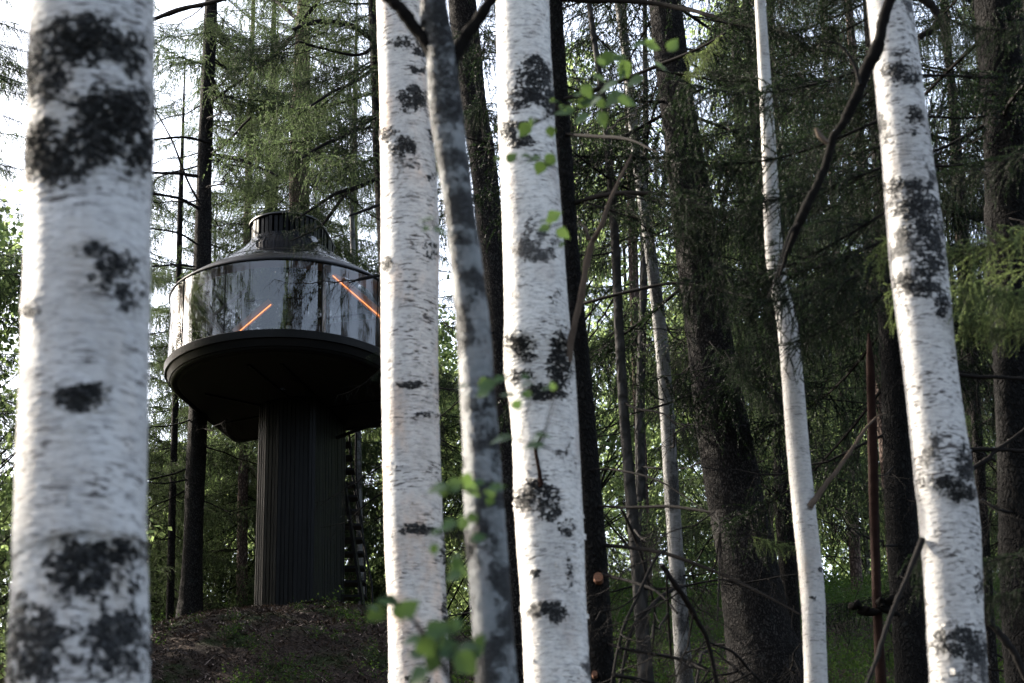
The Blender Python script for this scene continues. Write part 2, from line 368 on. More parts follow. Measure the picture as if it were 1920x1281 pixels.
def make_bough(seed, L=2.4, per_m=70, nl=.03, nw=.010, hang=1.0, droop=.35, ntw=1.0):
    """a spruce bough along +X with side twigs and a curtain of hanging twigs; returns pieces (V,F,mat,tint)"""
    rg = np.random.default_rng(seed); out = []
    u = np.linspace(0, 1, 9)
    ax = np.stack([L * u, .10 * L * np.sin(u * 2.2 + seed) * u, -droop * L * (u * .9 - .55 * u ** 3)], 1)
    m = M(); tube(m, ax, .016 * (L / 2.4) * (1 - .85 * u) + .002, 5, cap=False); out.append((m.v[0], m.f[0], 1, .5))
    n = int(34 * L / 2.4 * ntw); q = np.sort(rg.uniform(.12, 1, n)); side = np.where(np.arange(n) % 2, 1, -1)
    S = np.stack([np.interp(q, u, ax[:, k]) for k in range(3)], 1)
    ang = rg.uniform(.6, 1.1, n); T = unit(np.stack([np.cos(ang), np.sin(ang) * side, rg.normal(-.12, .15, n)], 1))
    Ls = L * .36 * (1.12 - q) ** .8 * rg.uniform(.6, 1.15, n) + .10; Gd = Ls * rg.uniform(.1, .5, n)
    # hanging tertiaries from limb and side twigs
    k = int(74 * L / 2.4 * ntw); par = rg.integers(0, n, k); uu = rg.uniform(0.05, 1, k)
    S3 = S[par] + T[par] * (Ls[par] * uu)[:, None]; S3[:, 2] -= Gd[par] * uu * uu
    T3 = unit(np.stack([rg.normal(.15, .35, k), rg.normal(0, .35, k) + .2 * side[par], -hang * np.ones(k) + rg.normal(0, .2, k)], 1))
    L3 = rg.uniform(.12, .58, k) ** 1.0 * L / 2.4 * (1.2 - .5 * uu); G3 = L3 * .2
    SS = np.concatenate([S, S3]); TT = np.concatenate([T, T3]); LL = np.concatenate([Ls, L3]); GG = np.concatenate([Gd, G3])
    V, F = stems(SS, TT, LL, GG, .0035); out.append((V, F, 1, .6))
    V, idx, uu = needles(rg, SS, TT, LL, GG, per_m, nl, nw)
    tb = rg.uniform(.0, .55, len(LL)); t = np.clip(tb[idx] + rg.uniform(-.1, .15, len(idx)) + .35 * (uu > .8), 0, 1)
    out.append((V, np.arange(len(V)).reshape(-1, 3), 0, t))
    return out
def make_bare(seed, L=1.8, n=16, th=.014):
    """a dead spruce branch along +X: crooked limb with thin twigs"""
    rg = np.random.default_rng(seed); u = np.linspace(0, 1, 10); m = M()
    jag = np.cumsum(rg.normal(0, .025 * L, (10, 2)), 0) * np.minimum(1, u * 3)[:, None]
    ax = np.stack([L * u, jag[:, 0], -.28 * L * u + .22 * L * u ** 2.4 + jag[:, 1] * .6], 1)
    tube(m, ax, th * (1 - .82 * u) + .0015, 5, cap=False)
    q = rg.uniform(.15, 1, n); S = np.stack([np.interp(q, u, ax[:, k]) for k in range(3)], 1)
    T = unit(np.stack([rg.uniform(.3, 1, n), rg.uniform(-1, 1, n), rg.normal(-.45, .4, n)], 1)); Ls = rg.uniform(.12, .5, n) * L * (1.1 - q * .7)
    Gd = Ls * rg.uniform(.0, .5, n); V, F = stems(S, T, Ls, Gd, .0045); m.add(V, F)
    k = n * 3; par = rg.integers(0, n, k); uu = rg.uniform(.2, 1, k)
    S3 = S[par] + T[par] * (Ls[par] * uu)[:, None]; S3[:, 2] -= Gd[par] * uu * uu
    T3 = unit(np.stack([rg.normal(.2, .6, k), rg.normal(0, .7, k), rg.normal(-.7, .4, k)], 1)); L3 = rg.uniform(.05, .25, k) * L / 1.8
    V, F = stems(S3, T3, L3, L3 * .25, .0028); m.add(V, F)
    return m
BOUGH_FAR = [make_bough(i + 20, 2.4, 75, .042, .017, ntw=1.5) for i in range(4)]
BOUGH_MID = [make_bough(i + 40, 2.2, 130, .030, .0105, ntw=1.5) for i in range(4)]
BOUGH_NEAR = [make_bough(i + 60, 1.3, 420, .021, .0048, droop=.45, ntw=2.6) for i in range(3)]

def xf(pcs, m, R3, loc, s, dt=0.0):
    for V, F, mi, t in pcs:
        m.add((V * s) @ R3.T + loc, F, mi, np.clip(np.asarray(t) + dt, 0, 1) if mi == 0 else .5)
def rotm(az, el, roll=0.0):
    ca, sa, ce, se, cr, sr = math.cos(az), math.sin(az), math.cos(el), math.sin(el), math.cos(roll), math.sin(roll)
    Rz = np.array([[ca, -sa, 0], [sa, ca, 0], [0, 0, 1]]); Ry = np.array([[ce, 0, -se], [0, 1, 0], [se, 0, ce]]); Rx = np.array([[1, 0, 0], [0, cr, -sr], [0, sr, cr]])
    return Rz @ Ry @ Rx
def crown_mesh(name, lib, axis, z0, z1, n, lmax, lmin, mats, seed, azr=None, el0=.15, power=1.0):
    """spruce crown: boughs set around the trunk axis(z)->(x,y) from z0 to z1 (all local)"""
    rg = np.random.default_rng(seed); m = M()
    for i in range(n):
        f = (i + rg.uniform(0, 1)) / n; z = z0 + (z1 - z0) * f ** power; z = round(z / .62) * .62 + rg.normal(0, .06)
        a = rg.uniform(0, 6.283) if azr is None else rg.uniform(*azr)
        L = (lmax + (lmin - lmax) * (z - z0) / (z1 - z0)) * rg.uniform(.65, 1.15)
        x, y = axis(z); b = lib[rg.integers(len(lib))]; base = 2.4 if lib is not BOUGH_NEAR else 1.3
        xf(b, m, rotm(a, rg.normal(el0 * (2 * f - 1), .12), rg.normal(0, .2)), np.array([x, y, z]), L / base, rg.uniform(-.35, .30))
    return m.mesh(name, mats)

# ------------------------------------------------------------------ trunks
def trunk_parts(pts, d, topz=None, flare=1.0, base_y=None, lean=0.0):
    """pts: rows (px,py,width px) bottom to top at distance d -> world path + radii, carried down to the ground and up to topz"""
    C = []
    for k, (px, py, wd) in enumerate(pts):
        p = P(px, py, d + lean * k); C.append((p.x, p.y, p.z, wd / 2 / FPX * depth_of(p)))
    C = np.array(C); dn = (C[0] - C[1]) / max(C[1, 2] - C[0, 2], .01)
    g = G(C[0, 0], C[0, 1]) - .15
    if C[0, 2] > g + .02:
        k = C[0, 2] - g; b = C[0] + dn * np.array([k, k, 0, k]) * .8; b[2] = g; b[3] = C[0, 3] * (1 + .15 * flare * min(k, 2)); C = np.vstack([b, C])
    if topz is not None and topz > C[-1, 2] + .1:
        up = (C[-1] - C[-2]) / (C[-1, 2] - C[-2, 2]); k = topz - C[-1, 2]
        steps = max(int(k / 1.5), 1); last = C[-1].copy()
        for s in range(1, steps + 1):
            q = last.copy(); kk = k * s / steps; q[:2] += up[:2] * kk * .7; q[2] += kk; q[3] = max(last[3] * (1 - .93 * s / steps), .006); C = np.vstack([C, q])
    return C
def trunk_mesh(name, C, base, material, n=16, step=.12, bumpy=.03, seed=0, scars=None, flare=None, extra=None):
    L = np.linalg.norm(np.diff(C[:, :3], axis=0), axis=1).sum(); k = max(int(L / step), 8)
    Q = smoothpath(C, k); rg = np.random.default_rng(seed)
    if flare:                                   # butt swell and root spread
        h = Q[:, 2] - Q[0, 2]; Q[:, 3] *= 1 + flare * np.exp(-h / .35)
    ph = rg.uniform(0, 6.28, (7, 2)); fr = rg.uniform(.6, 3.5, 7); an = rg.integers(1, 5, 7)
    def nz(kk, nn):
        a = np.linspace(0, 2 * np.pi, nn, endpoint=False)[None]; z = Q[:, 2][:, None]; o = 0
        for i in range(7): o = o + np.sin(a * an[i] + ph[i, 0]) * np.sin(z * fr[i] + ph[i, 1])
        o = o * bumpy / 2.2
        o = o + rg.normal(0, bumpy * .32, (kk, nn))
        return o
    m = M(); V = tube(m, Q[:, :3], Q[:, 3], n, noise=nz, smooth=True)
    if extra: extra(m)
    W = np.concatenate(m.v); sc = np.zeros(len(W)); rng2 = np.random.default_rng(seed + 50)
    if scars:
        X, Y = pix(W); cen = np.interp(W[:, 2], Q[:, 2], Q[:, 1]); front = W[:, 1] < cen + .02
        for (sx, sy, rx, ry, st) in scars:
            dd = ((X - sx) / rx) ** 2 + ((Y - sy) / ry) ** 2
            sc = np.maximum(sc, np.where(front, st * 1.02 * np.exp(-.62 * dd), 0))
        cx = np.interp(W[:, 2], Q[:, 2], Q[:, 0]); rad = np.stack([W[:, 0] - cx, W[:, 1] - cen], 1)
        k0 = (np.interp(W[:, 2], Q[:, 2], Q[:, 3]) * .085)[:, None]; push = unit(rad) * k0 * (sc * rng2.uniform(-.3, 1.2, len(W)))[:, None]
        n0 = len(m.v[0]); m.v[0][:, :2] += push[:n0]
    m.v = [v - np.array(base)[None] for v in m.v]
    return m.mesh(name, [material], sc), Q
def axis_of(Q, base):
    o = np.argsort(Q[:, 2]); z = Q[o, 2] - base[2]; x = Q[o, 0] - base[0]; y = Q[o, 1] - base[1]
    return lambda zz: (float(np.interp(zz, z, x)), float(np.interp(zz, z, y)))
BARE = []
for i in range(8):
    mm = make_bare(100 + i, 1.8, 14 + 2 * (i % 4)); BARE.append(mm.mesh('branch', [MT['twig']]))
def add_bare(root, axf, rad, zs, rng, smin=.5, smax=1.2, azr=None, mats=None):
    for z in zs:
        a = rng.uniform(0, 6.283) if azr is None else rng.uniform(*azr)
        x, y = axf(z); me = BARE[rng.integers(len(BARE))]
        o = link('branch', me, root, (x + math.cos(a) * rad * .7, y + math.sin(a) * rad * .7, z))
        o.rotation_euler = (rng.uniform(-.5, .5), rng.uniform(-.1, .35), a); s = rng.uniform(smin, smax); o.scale = (s, s, s)

SEED = [0]
def tree(name, label, cat, pts, d, material, topz=None, n=14, step=.2, bumpy=.03, scars=None, crown=None, bare=None, group=None, flare=None, lean=0.0, base_fn=None, extra=None):
    SEED[0] += 1; sd_ = SEED[0]; rng = np.random.default_rng(sd_ * 7 + 1)
    C = trunk_parts(pts, d, topz, lean=lean); base = C[0, :3].copy(); base[2] = G(base[0], base[1])
    root = thing(name, label, cat, base, group)
    me, Q = trunk_mesh('trunk', C, base, material, n, step, bumpy, sd_, scars, flare, extra); link('trunk', me, root)
    ax = axis_of(Q, base)
    if crown:
        z0, z1, nb, lmax, lmin, lib, mk = crown[:7]; azr = crown[7] if len(crown) > 7 else None
        link('crown', crown_mesh('crown', lib, ax, z0, z1, nb, lmax, lmin, [MT[mk], MT['twig']], sd_ * 3 + 5, azr), root)
    if bare:
        z0, z1, nb, smin, smax = bare[:5]; azr = bare[5] if len(bare) > 5 else None
        add_bare(root, ax, float(np.median(Q[:, 3])), np.linspace(z0, z1, nb) + rng.uniform(-.2, .2, nb), rng, smin, smax, azr)
    return root, Q, base, ax

def limb(root, base, rows, d, material, name='branch', n=8, seed=1, k=30, d2=None, bumpy=.08):
    """a limb traced in the photograph as rows (px,py,width px) at distance d (running to d2), child of root"""
    C = []; d2 = d if d2 is None else d2
    for i, (px, py, wd) in enumerate(rows):
        dd = d + (d2 - d) * i / (len(rows) - 1); p = P(px, py, dd); C.append((p.x, p.y, p.z, wd / 2 / FPX * depth_of(p)))
    Q = smoothpath(C, k); rg = np.random.default_rng(seed); m = M()
    jag = np.cumsum(rg.normal(0, 1, (k, 3)), 0); jag -= np.linspace(0, 1, k)[:, None] * jag[-1]; Q[:, :3] += jag * Q[:, 3].mean() * .10
    tube(m, Q[:, :3] - np.array(base), Q[:, 3] * (1 + rg.normal(0, bumpy, k)), n, noise=lambda a, b: rg.normal(0, bumpy * .5, (a, b)))
    return link(name, m.mesh(name, [material]), root)

exec_order = []
# ------------------------------------------------------------------ the tower cabin
def build_tower():
    TH = R(15); H = TC.z - BASEZ
    base = np.array([TC.x, TC.y, BASEZ])
    root = thing('treehouse', 'black round cabin with curved glass wall raised on a slatted column on the mound', 'treehouse', base, rz=-TH)
    blk, nt, b = mat('black_steel'); b.inputs['Base Color'].default_value = (.003, .003, .0034, 1); b.inputs['Specular IOR Level'].default_value = .12
    tc = nd(nt, 'ShaderNodeTexCoord').outputs['Object']; nt.links.new(mth(nt, 'MULTIPLY_ADD', noise(nt, tc, 6, 4), .35, .25), b.inputs['Roughness'])
    sof = plain('black_soffit', (.003, .003, .0035), .7, .3, 5, spec=.25)
    char, nt, b = mat('charred_timber'); tc = nd(nt, 'ShaderNodeTexCoord').outputs['Object']
    n = noise(nt, tc, 1.0, 5, .65, (30, 30, 2.2)); at = nd(nt, 'ShaderNodeAttribute'); at.attribute_name = 'tint'
    cc = mixc(nt, mth(nt, 'MULTIPLY', mth(nt, 'ADD', ramp(nt, n, .4, .8), at.outputs['Fac']), .5, clamp=True), (.0008, .0008, .001), (.0085, .009, .0105))
    nt.links.new(cc, b.inputs['Base Color']); b.inputs['Roughness'].default_value = .42; b.inputs['Specular IOR Level'].default_value = .10; bump(nt, b, n, .5, .01)
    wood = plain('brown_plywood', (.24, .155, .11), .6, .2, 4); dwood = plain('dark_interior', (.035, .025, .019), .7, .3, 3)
    pale = plain('pale_wood', (.22, .18, .15), .5, .15, 12)
    # glass: thin pane, clear with strong slightly wavy reflections
    gl = bpy.data.materials.new('curved_glass'); gl.use_nodes = True; nt = gl.node_tree; nt.nodes.remove(nt.nodes['Principled BSDF']); out = nt.nodes['Material Output']
    tc = nd(nt, 'ShaderNodeTexCoord').outputs['Object']
    gn = noise(nt, tc, 1.0, 3, .6, (6, 6, .45)); bp = nd(nt, 'ShaderNodeBump'); bp.inputs['Strength'].default_value = .30; bp.inputs['Distance'].default_value = .02; nt.links.new(gn, bp.inputs['Height'])
    fr = nd(nt, 'ShaderNodeFresnel'); fr.inputs[0].default_value = 2.0
    tr = nd(nt, 'ShaderNodeBsdfTransparent'); tr.inputs[0].default_value = (.60, .62, .64, 1)
    gg = nd(nt, 'ShaderNodeBsdfGlossy'); gg.inputs['Roughness'].default_value = .015; gg.inputs[0].default_value = (1, 1, 1, 1); nt.links.new(bp.outputs[0], gg.inputs['Normal'])
    mx = nd(nt, 'ShaderNodeMixShader'); nt.links.new(mth(nt, 'MULTIPLY_ADD', fr.outputs[0], .72, .0, clamp=True), mx.inputs[0]); nt.links.new(tr.outputs[0], mx.inputs[1]); nt.links.new(gg.outputs[0], mx.inputs[2]); nt.links.new(mx.outputs[0], out.inputs[0])
    N = 144; phi = np.linspace(0, 2 * np.pi, N, endpoint=False)
    def plan(r, tw=None, tl=None):
        tw = 3.3 * r / 2.02 if tw is None else tw; tl = 2.75 * r / 2.02 if tl is None else tl
        c = np.stack([r * np.cos(phi), r * np.sin(phi)], 1); pts = np.vstack([c, [[tw / 2, tl], [-tw / 2 - .21 * r, tl]]])
        D = np.stack([np.cos(phi), np.sin(phi)], 1); nrm = D  # support function then polar of hull
        h = (pts @ nrm.T).max(0); den = D @ nrm.T; q = np.where(den > 1e-3, h[None] / np.maximum(den, 1e-3), 1e9).min(1)
        return D * q[:, None]
    def loft(m, rings, mi=0, smooth=True, sel=None):
        V = np.concatenate([np.column_stack([p, np.full(N, z)]) for p, z in rings]); k = len(rings)
        i = np.arange(k - 1)[:, None] * N; j = np.arange(N)[None]
        if sel is not None: j = j[:, sel]
        j2 = (j + 1) % N; m.add(V, np.stack([i + j, i + j2, i + N + j2, i + N + j], -1).reshape(-1, 4), mi, .5, smooth)
    zr = H; zt = H + .27; zg = zt + 1.28
    # column
    ol = [(-.81, 2.15), (-.81, 1.05), (-.78, .84), (-.68, .64), (-.50, .52), (-.20, .44), (.12, .44), (.34, .48), (.42, .56), (.42, 2.15)]
    ol = np.array(ol) + [0, .0]; m = M(); seg = np.diff(ol, axis=0); sl = np.linalg.norm(seg, axis=1); cum = np.concatenate([[0], np.cumsum(sl)])
    rg = np.random.default_rng(2); s = 0.02
    while s < cum[-1] - .02:
        wd = rg.choice([.062, .062, .05]); i = min(np.searchsorted(cum, s, 'right') - 1, len(seg) - 1); t = seg[i] / sl[i]; nn = np.array([t[1], -t[0]]) * -1
        p = np.array([np.interp(s, cum, ol[:, 0]), np.interp(s, cum, ol[:, 1])]); dep = rg.choice([.022, .05, .036]); nn = -nn
        q = p - nn * dep / 2 * -1
        Rm = np.array([[t[0], nn[0], 0], [t[1], nn[1], 0], [0, 0, 1]])
        box(m, (p[0] - nn[0] * dep / 2, p[1] - nn[1] * dep / 2, (H - .5) / 2 + .24), (wd, dep, H - .0 + .5 - .02), Rm, 0, float(rg.uniform(-.3, .9)))
        s += wd + rg.choice([.014, .022])
    inner = ol * 1.0; c = inner.mean(0); inner = c + (inner - c) * .975
    V = np.array([(x, y, z) for z in (-.5, H) for x, y in inner]); k = len(inner)
    m.add(V, [(i, (i + 1) % k, k + (i + 1) % k, k + i) for i in range(k)], 0, -.3)
    link('column', m.mesh('column', [char]), root)
    # underside
    m = M(); loft(m, [(plan(.05), zr - .06), (plan(1.55), zr - .06), (plan(1.80), zr - .05), (plan(1.86), zr - .005)], 0, False)
    link('soffit', m.mesh('soffit', [sof]), root)
    for a, bb in (((-1.4, -.2), (-.62, .8)), ((-.1, -1.35), (-.05, .4)), ((.45, -1.2), (.42, .5)), ((-1.7, 1.4), (-.66, 1.2)), ((.45, 1.2), (1.75, 1.1)), ((-.65, 2.2), (-1.5, 2.45))):
        m = M(); bar(m, (*a, zr - .075), (*bb, zr - .075), .05, .028); link('soffit_batten', m.mesh('soffit_batten', [blk]), root)
    m = M(); loft(m, [(plan(1.84), zr - .02), (plan(1.90), zr - .055), (plan(1.95), zr - .03), (plan(1.96), zr + .0)]); link('drip_ring', m.mesh('drip_ring', [blk]), root)
    m = M(); loft(m, [(plan(1.955), zr + .002), (plan(1.985), zr + .006), (plan(2.03), zr + .125), (plan(2.07), zr + .13), (plan(2.085), zt - .012), (plan(2.078), zt), (plan(1.0), zt + .001)], 0, False)
    link('rim', m.mesh('rim', [blk]), root)
    # glazing and wall
    deg = np.degrees(phi); g = (deg > 150) | (deg < 22); solid = ~g
    m = M(); loft(m, [(plan(2.03), zt + .004), (plan(2.03), zg)], 0, True, g); gw = link('glass_wall', m.mesh('glass_wall', [gl]), root)
    for da in (233, 262, 310, 344, 180):
        a = R(da); m = M(); r = 2.035; box(m, (r * math.cos(a), r * math.sin(a), (zt + zg) / 2), (.012, .012, zg - zt - .01), None); link('glass_joint', m.mesh('glass_joint', [sof]), gw)
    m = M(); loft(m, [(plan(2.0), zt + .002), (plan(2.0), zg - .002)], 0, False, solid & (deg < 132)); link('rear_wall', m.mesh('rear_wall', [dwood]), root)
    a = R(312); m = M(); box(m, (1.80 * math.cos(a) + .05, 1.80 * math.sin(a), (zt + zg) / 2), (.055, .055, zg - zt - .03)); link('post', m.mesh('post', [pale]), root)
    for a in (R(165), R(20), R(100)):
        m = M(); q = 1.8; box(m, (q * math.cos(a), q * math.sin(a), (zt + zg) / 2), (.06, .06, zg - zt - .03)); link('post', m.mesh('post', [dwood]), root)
    # ceiling ring (inside) and roof
    m = M(); loft(m, [(plan(2.01), zg - .012), (plan(1.62), zg + .03)], 0, False); link('ceiling', m.mesh('ceiling', [wood]), root)
    m = M(); loft(m, [(plan(2.0), zg - .004), (plan(2.045), zg - .005), (plan(2.05), zg + .02), (plan(1.96), zg + .10), (plan(1.84), zg + .19), (plan(1.73), zg + .265), (plan(1.69), zg + .25)]); link('roof_edge', m.mesh('roof_edge', [blk]), root)
    rf = bpy.data.materials.new('roof_glass'); rf.use_nodes = True; nt = rf.node_tree; bb = nt.nodes['Principled BSDF']; out = nt.nodes['Material Output']
    bb.inputs['Base Color'].default_value = (.02, .021, .024, 1); bb.inputs['Roughness'].default_value = .06; bb.inputs['Specular IOR Level'].default_value = 1.0
    tr = nd(nt, 'ShaderNodeBsdfTransparent'); tr.inputs[0].default_value = (.75, .77, .8, 1); mx = nd(nt, 'ShaderNodeMixShader'); mx.inputs[0].default_value = .38
    nt.links.new(bb.outputs[0], mx.inputs[1]); nt.links.new(tr.outputs[0], mx.inputs[2]); nt.links.new(mx.outputs[0], out.inputs[0])
    m = M(); loft(m, [(plan(1.72), zg + .26), (plan(1.47), zg + .45), (plan(1.20), zg + .64), (plan(.96, 1.5, 1.35), zg + .83), (plan(.77, 1.2, 1.2), zg + .99), (plan(.66, 1.02, 1.08), zg + 1.15)])
    link('glass_roof', m.mesh('glass_roof', [rf]), root)
    m = M(); loft(m, [(plan(1.475), zg + .452), (plan(1.44), zg + .475)], 0, True); link('roof_ring', m.mesh('roof_ring', [blk]), root)
    # cap with slats
    cp = plan(.58, .95, 1.08); m = M(); z0 = zg + 1.10; z1 = z0 + .40
    loft(m, [(cp * .96, z0), (cp * .96, z1 - .01), (cp * .1, z1)], 0, False)
    L = np.vstack([cp, cp[:1]]); sl = np.linalg.norm(np.diff(L, axis=0), axis=1); cum = np.concatenate([[0], np.cumsum(sl)]); s = .02
    while s < cum[-1] - .03:
        p = np.array([np.interp(s, cum, L[:, 0]), np.interp(s, cum, L[:, 1])]); p2 = np.array([np.interp(s + .01, cum, L[:, 0]), np.interp(s + .01, cum, L[:, 1])])
        t = (p2 - p) / np.linalg.norm(p2 - p); nn = np.array([t[1], -t[0]]); dep = rg.choice([.04, .07]); wd = .062
        box(m, (p[0] + nn[0] * dep / 2, p[1] + nn[1] * dep / 2, (z0 + z1) / 2 - .01), (wd, dep, z1 - z0 - .03), np.array([[t[0], nn[0], 0], [t[1], nn[1], 0], [0, 0, 1]]), 0, float(rg.uniform(0, .9)))
        s += .088
    cap = link('vent_cap', m.mesh('vent_cap', [char]), root)
    m = M(); big = plan(.67, 1.07, 1.19); loft(m, [(big * .93, z1 - .005), (big, z1 - .003), (big, z1 + .02), (big * .05, z1 + .05)], 0, False); link('cap_lid', m.mesh('cap_lid', [plain('lid_metal', (.03, .03, .03), .5)]), cap)
    # interior pieces (built in world space, then turned into the cabin's frame)
    cr, sr = math.cos(TH), math.sin(TH)
    def loc(p):
        d = np.array(p) - base; return np.array([d[0] * cr - d[1] * sr, d[0] * sr + d[1] * cr, d[2]])
    def ibar(name, a, bb, w1, w2, mt, parent=root):
        m = M(); bar(m, loc(P(*a)), loc(P(*bb)), w1, w2); return link(name, m.mesh(name, [mt]), parent)
    y1 = TY + .95
    ibar('rafter', (362, 541, y1 - .2), (428, 640, y1 - .2), .05, .06, pale); ibar('rafter', (398, 592, y1), (462, 543, y1), .04, .05, pale)
    ibar('rafter', (345, 560, y1), (372, 640, y1), .04, .04, dwood)
    led = bpy.data.materials.new('warm_light'); led.use_nodes = True; e = led.node_tree.nodes['Principled BSDF']; e.inputs['Base Color'].default_value = (.8, .35, .1, 1)
    e.inputs['Emission Color'].default_value = (1.0, .32, .07, 1); e.inputs['Emission Strength'].default_value = 1.3
    y2 = TY - .6; oak = plain('lit_oak', (.42, .24, .13), .5, .2, 6)
    for a, bb in (((440, 629), (508, 571)), ((624, 517), (728, 607))):
        pn = ibar('light_panel', (a[0], a[1] - 5, y2 + .05), (bb[0], bb[1] - 5, y2 + .05), .02, .15, oak)
        ibar('light_strip', (a[0], a[1], y2 + .02), (bb[0], bb[1], y2 + .02), .008, .007, led, pn)
    m = M()
    for x0, x1, v in ((.15, 1.75, .75),):
        box(m, ((x0 + x1) / 2, v, zt + .55), (x1 - x0, .06, 1.1))
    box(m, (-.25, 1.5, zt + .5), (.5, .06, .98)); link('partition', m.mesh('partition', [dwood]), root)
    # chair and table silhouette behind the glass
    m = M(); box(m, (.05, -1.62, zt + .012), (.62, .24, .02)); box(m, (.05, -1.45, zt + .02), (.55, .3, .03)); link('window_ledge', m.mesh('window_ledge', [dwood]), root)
    # staircase
    sroot = thing('tmp', '-', '-', (0, 0, 0)); COL.objects.unlink(sroot); bpy.data.objects.remove(sroot)
    m = M()
    def wp(px, py, y): return loc(P(px, py, y))
    ys = TY + 2.2
    bar(m, wp(646, 905, ys + .1), wp(683, 1150, ys - .1), .05, .12)
    st = link('staircase', m.mesh('staircase', [blk]), root)
    rows = [(655, 683, 1121), (651, 681, 1094), (649, 679, 1067), (646, 677, 1040), (642, 675, 1014), (640, 673, 988), (638, 670, 961), (636, 666, 935), (634, 662, 910), (632, 660, 885), (630, 657, 860), (628, 654, 835)]
    for i, (a, c, py) in enumerate(rows):
        p1 = wp(a - 24, py, ys + .25); p2 = wp(c + 5, py, ys + .25); m = M()
        cc = (p1 + p2) / 2; d = (p2 - p1); Lx = np.linalg.norm(d[:2]); t = d / np.linalg.norm(d); t[2] = 0; t = unit(t); nn = np.array([-t[1], t[0], 0])
        box(m, cc, (Lx, .30, .045), np.stack([t, nn, [0, 0, 1]], 1)); link('tread', m.mesh('tread', [sof]), st)
    for rows_, nm, y_ in (([(655, 812), (657, 860), (663, 905), (676, 985), (690, 1060), (697, 1100), (698, 1150)], 'handrail', ys + .35), ([(668, 812), (668, 900), (680, 1000), (686, 1120)], 'handrail', ys + .9)):
        C = smoothpath([tuple(wp(a, c, y_)) for a, c in rows_], 20); m = M(); tube(m, C, .022, 6); link(nm, m.mesh(nm, [blk]), st)
    ibar('brace', (628, 822, TY + 1.5), (722, 788, TY + 1.2), .05, .05, blk)
    # drinking glass
    tg = bpy.data.materials.new('clear_tumbler'); tg.use_nodes = True; b = tg.node_tree.nodes['Principled BSDF']
    b.inputs['Base Color'].default_value = (.9, .92, .93, 1); b.inputs['Roughness'].default_value = .08; b.inputs['Transmission Weight'].default_value = .75; b.inputs['IOR'].default_value = 1.45
    px = P(541, 617, TY - 1.78); m = M(); a = np.linspace(0, 2 * np.pi, 20, endpoint=False); pr = [(.002, 0), (.030, 0), (.034, .02), (.040, .06), (.048, .12), (.044, .12), (.036, .06), (.030, .025), (.002, .02)]
    V = np.array([(r * math.cos(q), r * math.sin(q), z) for r, z in pr for q in a]); F = [(i * 20 + j, i * 20 + (j + 1) % 20, (i + 1) * 20 + (j + 1) % 20, (i + 1) * 20 + j) for i in range(len(pr) - 1) for j in range(20)]
    m.add(V, F, 0, .5, True); o = link('drinking_glass', m.mesh('drinking_glass', [tg]), None, (px.x, px.y, BASEZ + zt + .034))
    o['label'] = 'small clear drinking glass on the ledge behind the curved window'; o['category'] = 'glass'
build_tower()

# ------------------------------------------------------------------ foreground birches
def loose_bark(pts, d, n, seed, size=.02):
    """curled flakes of peeling bark standing off the trunk"""
    rg = np.random.default_rng(seed); C = np.array([(*P(a, b, d), w / 2 / FPX * d) for a, b, w in pts])
    o = np.argsort(C[:, 2]); C = C[o]
    def f(m):
        for _ in range(n):
            z = rg.uniform(C[0, 2], C[-1, 2]); x, y, r = [np.interp(z, C[:, 2], C[:, k]) for k in (0, 1, 3)]
            a = rg.uniform(math.pi, 2 * math.pi) if rg.uniform() < .6 else rg.choice([math.pi, 0]) + rg.normal(0, .3); s = size * rg.uniform(.4, 1.6); h = s * rg.uniform(.3, 1.1)
            t = np.array([-math.sin(a), math.cos(a), 0]); q = np.array([math.cos(a), math.sin(a), 0]); c = np.array([x, y, z]) + q * r * .98; lift = rg.uniform(.15, .5)
            V = np.array([c, c + t * s * .5 + q * s * lift * .4, c + t * s * .8 + q * s * lift, c + [0, 0, h], c + t * s * .5 + q * s * lift * .4 + [0, 0, h * .9], c + t * s * .75 + q * s * lift + [0, 0, h * .7]])
            m.add(V, [(0, 1, 4, 3), (1, 2, 5, 4)], 0, .5, True)
    return f
PA = [(148, 1281, 264), (150, 1000, 250), (159, 700, 240), (166, 400, 232), (171, 200, 228), (174, 0, 224), (176, -120, 220)]
SA = [(150, 75, 75, 42, 1.0), (85, 130, 40, 60, .9), (210, 85, 55, 30, .9), (250, 120, 22, 40, .7), (215, 225, 70, 62, 1.0), (170, 195, 45, 25, .8), (90, 285, 48, 55, 1.0), (170, 270, 60, 38, .95), (255, 280, 35, 50, .8), (130, 320, 60, 28, .6),
      (170, 470, 45, 22, .62), (215, 510, 55, 40, .6), (245, 560, 35, 35, .5), (60, 580, 18, 22, .6), (150, 745, 48, 26, .85), (130, 800, 30, 20, .4), (150, 1075, 62, 52, 1.0), (215, 1035, 60, 26, .9), (235, 1085, 35, 45, .6),
      (65, 1215, 55, 75, .9), (215, 1185, 70, 50, .75), (190, 1240, 60, 50, .7), (260, 1230, 30, 45, .6), (40, 1120, 20, 40, .5)]
r_a, _, _, _ = tree('birch_tree', 'widest white birch trunk with large black scars, nearest the camera at the left edge', 'birch tree', PA, 4.6, MT['birch_cool'], topz=20, n=96, step=.012, bumpy=.012, scars=SA, extra=loose_bark(PA, 4.6, 60, 1, .02))
PB = [(787, 1281, 115), (776, 1000, 112), (768, 700, 106), (768, 400, 107), (759, 200, 93), (750, 0, 88), (745, -120, 84)]
